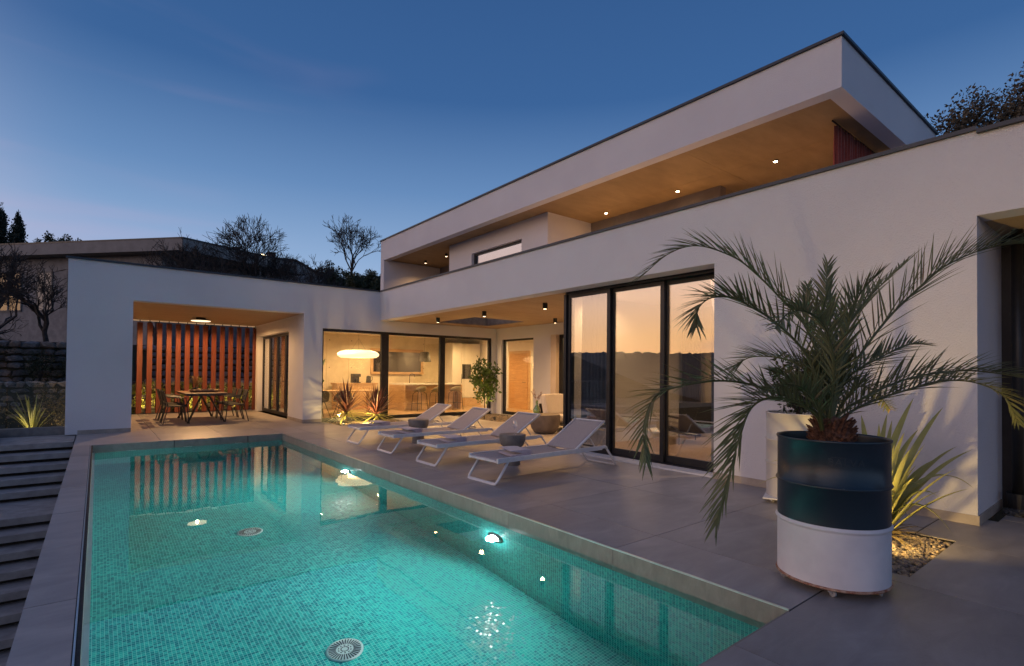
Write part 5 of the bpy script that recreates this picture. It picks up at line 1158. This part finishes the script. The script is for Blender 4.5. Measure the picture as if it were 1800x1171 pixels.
q = MB(); q.add([(1.2, 1.2, 4.80), (4.3, 2.0, 3.65), (4.3, 9.2, 3.65), (1.2, 8.6, 4.80), (-4.5, -.3, 4.25), (-4.5, 7.2, 4.25)], [(0, 1, 2, 3), (4, 0, 3, 5)]); o = q.build('roof', TILE, gh); md = o.modifiers.new('t', 'SOLIDIFY'); md.thickness = .16
for x in (-3.4, -.6): ch = MB().box(x - .3, x + .3, 2, 2.6, 4.0, 5.3).build('chimney', TILE, o)
MB().box(-1.2, -.5, .78, .86, 2.6, 3.5, ).build('window', BLACK, gh); MB().box(1.35, 1.6, 1.44, 1.5, 3.9, 4.15).build('window', BLACK, gh)
t = thing('street_light', 'small glowing lamp on a post between the bare trees', 'street lamp', (8.05, 36, 6.2))
MB().tube([(0, 0, -2), (0, 0, 2.5)], .04, 6).build('post', CONC, t); MB().box(-.05, .30, -.08, .08, 2.5, 2.6).build('lamp_head', emit('street_glow', (1, .78, .45), 9), t)
# ---- trees
def bare_tree(x, y, z, h, spread, label, seed, depth=8, r0=.13, name='bare_tree', low=.22):
    rr_ = random.Random(seed); t = thing(name, label, 'tree', (x, y, z), group=None); tk = MB(); tw = MB()
    def grow(p, d, L_, rad, lv):
        q_ = p + d * L_; md_ = (p + q_) / 2 + rnd_unit(rr_) * L_ * .09; rad = max(rad, .011 * (y / 30 if y > 26 else .8))
        (tk if lv < 2 else tw).tube([p, md_, q_], [rad, rad * .86, rad * .72], 6 if lv < 2 else 3, cap=False)
        if lv >= depth: return
        for k_ in range(rr_.choice((2, 2, 3, 3)) if lv else 4):
            ax = d.orthogonal().normalized(); ax = Matrix.Rotation(rr_.uniform(0, 6.28), 3, d) @ ax
            nd = (Matrix.Rotation(rr_.uniform(.25, .75) * spread, 3, ax) @ d); nd.z += .08; nd.normalize()
            grow(q_ if rr_.random() < .75 else md_, nd, L_ * rr_.uniform(.68, .92), rad * rr_.uniform(.55, .74), lv + 1)
    grow(Vector((0, 0, 0)), Vector((rr_.uniform(-.1, .1), rr_.uniform(-.1, .1), 1)).normalized(), h * low, r0, 0)
    tk.build('trunk', TWIG, t, smooth=True); tw.build('crown', TWIG, t)
bare_tree(4.3, 29.5, 2.2, 6.7, 1.0, 'broad bare tree above the dining roof, before the corner of the flat neighbour roof', 31)
bare_tree(6.6, 30.0, 2.2, 6.9, 1.0, 'bare branching tree above the dining room roof, left of the glowing street lamp', 32)
bare_tree(8.6, 30.5, 2.2, 6.2, 1.05, 'lower bare tree right of the glowing street lamp, before the gabled house', 33)
bare_tree(2.2, 30.0, 2.2, 5.8, 1.15, 'thin bare tree at the left above the dining room roof edge', 34, 6)
bare_tree(-2.9, 23.4, .9, 5.0, 1.15, 'large dark bare tree at the left edge before the neighbouring house', 35, 7, .16)
bare_tree(-1.5, 26.2, 2.3, 3.9, 1.2, 'bare tree beside the white pier before the neighbouring house', 36, 7, .10)
bare_tree(23.2, 60, 11.2, 9.0, 1.0, 'lone round-crowned bare tree standing on the hilltop against the sky', 37, 7, .16)
def evergreen(x, y, z, h, rad, label, seed, n=6000, ls=.3, cr_=.45, name='evergreen_tree', mat=EVERG, cl=60, grp=None, cz=.55, sq=.5):
    rr_ = random.Random(seed); t = thing(name, label, 'tree', (x, y, z), group=grp)
    MB().tube([(0, 0, -1), (0, 0, h * .5), (.1, 0, h * .8)], [rad * .10, rad * .07, rad * .03], 6).build('trunk', BARK, t)
    q = MB(); leaves(q, rr_, (0, 0, h * cz), 1, n, ls, (rad, rad, h * sq), .6, .5, cl, .05, cr_=cr_)
    if name == 'cypress_tree': q.v = [(p[0] * (1.25 - .95 * max(0, (p[2] / h - .1))), p[1] * (1.25 - .95 * max(0, (p[2] / h - .1))), p[2]) for p in q.v]
    q.build('crown', mat, t)
evergreen(20.3, 4.3, 3.6, 6.0, 1.5, 'dark leafy tree behind the right end of the roof, the left lower one', 51, 34000, .115, .50, mat=BUSHR, cl=210, cz=.46, sq=.54)
evergreen(20.6, 3.2, 3.6, 6.3, 1.6, 'dark leafy tree behind the facade top at the right, the middle one', 52, 34000, .115, .50, mat=BUSHR, cl=210, cz=.46, sq=.54)
evergreen(21.0, 1.7, 3.6, 7.0, 1.8, 'dark leafy tree at the right edge of the picture behind the facade', 53, 34000, .115, .50, mat=BUSHR, cl=210, cz=.46, sq=.54)
for i, (x, y, hh, rad) in enumerate(((-6.3, 70, 6.0, .75), (-7.7, 70.5, 7.0, .95), (-9.2, 71.5, 6.2, .95))):
    evergreen(x, y, 10.6, hh, rad, ['narrow dark cypress, shorter right one of the left group', 'tall dark cypress with the highest tip', 'dark cypress cut by the left picture edge'][i], 60 + i, 7000, .28, .4, 'cypress_tree', CYPL, 200, 'dark cypresses at the left edge', .5, .52)
rw = random.Random(77)
k_ = 0
for (x, y) in ((20.5, 60), (22.2, 61), (24, 60.5), (25.8, 61), (27.6, 60.5), (29.5, 61), (22, 55), (24.2, 54), (26.6, 55)):
    k_ += 1; evergreen(x, y, 9.8 if y > 58 else 8.6, 3.3 + rw.uniform(-.4, .6), 1.9, 'dark round tree on the wooded hill, %s' % ['leftmost, beside the gabled house', 'second on the crest, below the lone bare tree', 'third along the crest', 'fourth along the crest', 'fifth along the crest', 'last one, at the upper terrace end', 'lower row, left', 'lower row, middle', 'lower row, right'][k_ - 1], 80 + k_, 4200, .26, .5, grp='dark trees on the wooded hill', cl=60)
for i, (x, y) in enumerate(((-3.9, 68), (-2.9, 69), (-2.0, 68))): evergreen(x, y, 11.4, 3.0 + .3 * (i % 2), 1.0, 'small dark tree beyond the flat roof, %s' % ['left', 'middle', 'right'][i], 95 + i, 1500, .25, .3, grp='small dark trees beyond the flat roof', cl=40)
# ---- recess at the right edge
t = thing('drainpipe', 'black drainpipe on a floor bracket in the recess at the right edge', 'drainpipe', (7.30, .94, 0))
MB().tube([(0, 0, .2), (0, 0, 2.87)], .045, 14).build('pipe', BLACK, t, smooth=True); MB().lathe([(.0001, .2), (.09, .2), (.075, .05), (.10, 0)], 16).build('pipe_foot', BLACK, t); MB().lathe([(.05, 1.0), (.055, 1.005), (.055, 1.045), (.05, 1.05)], 16).build('pipe_collar', BLACK, t)
t = thing('shutter', 'tall blue-grey shutter panels in the recess at the right edge', 'shutter', (7.46, 0, 0))
for i in range(5): MB().box(0, .05, .86 - .42 * (i + 1) + .01, .86 - .42 * i, .04, 2.86).build('panel', noise_mat('shutter_paint', (.20, .21, .25), (.25, .26, .30), 3, .5), t, bevel=.004)
MB().box(.05, .09, -2, 1.09, 0, 2.87).build('back_panel', FRAME, t)
pebbles('dark_pebbles', (7.05, 7.44, .3, 1.05), 500, .035, 9, .0, [noise_mat('dark_pebble', (.03, .03, .03), (.08, .08, .08), 10, .7)])
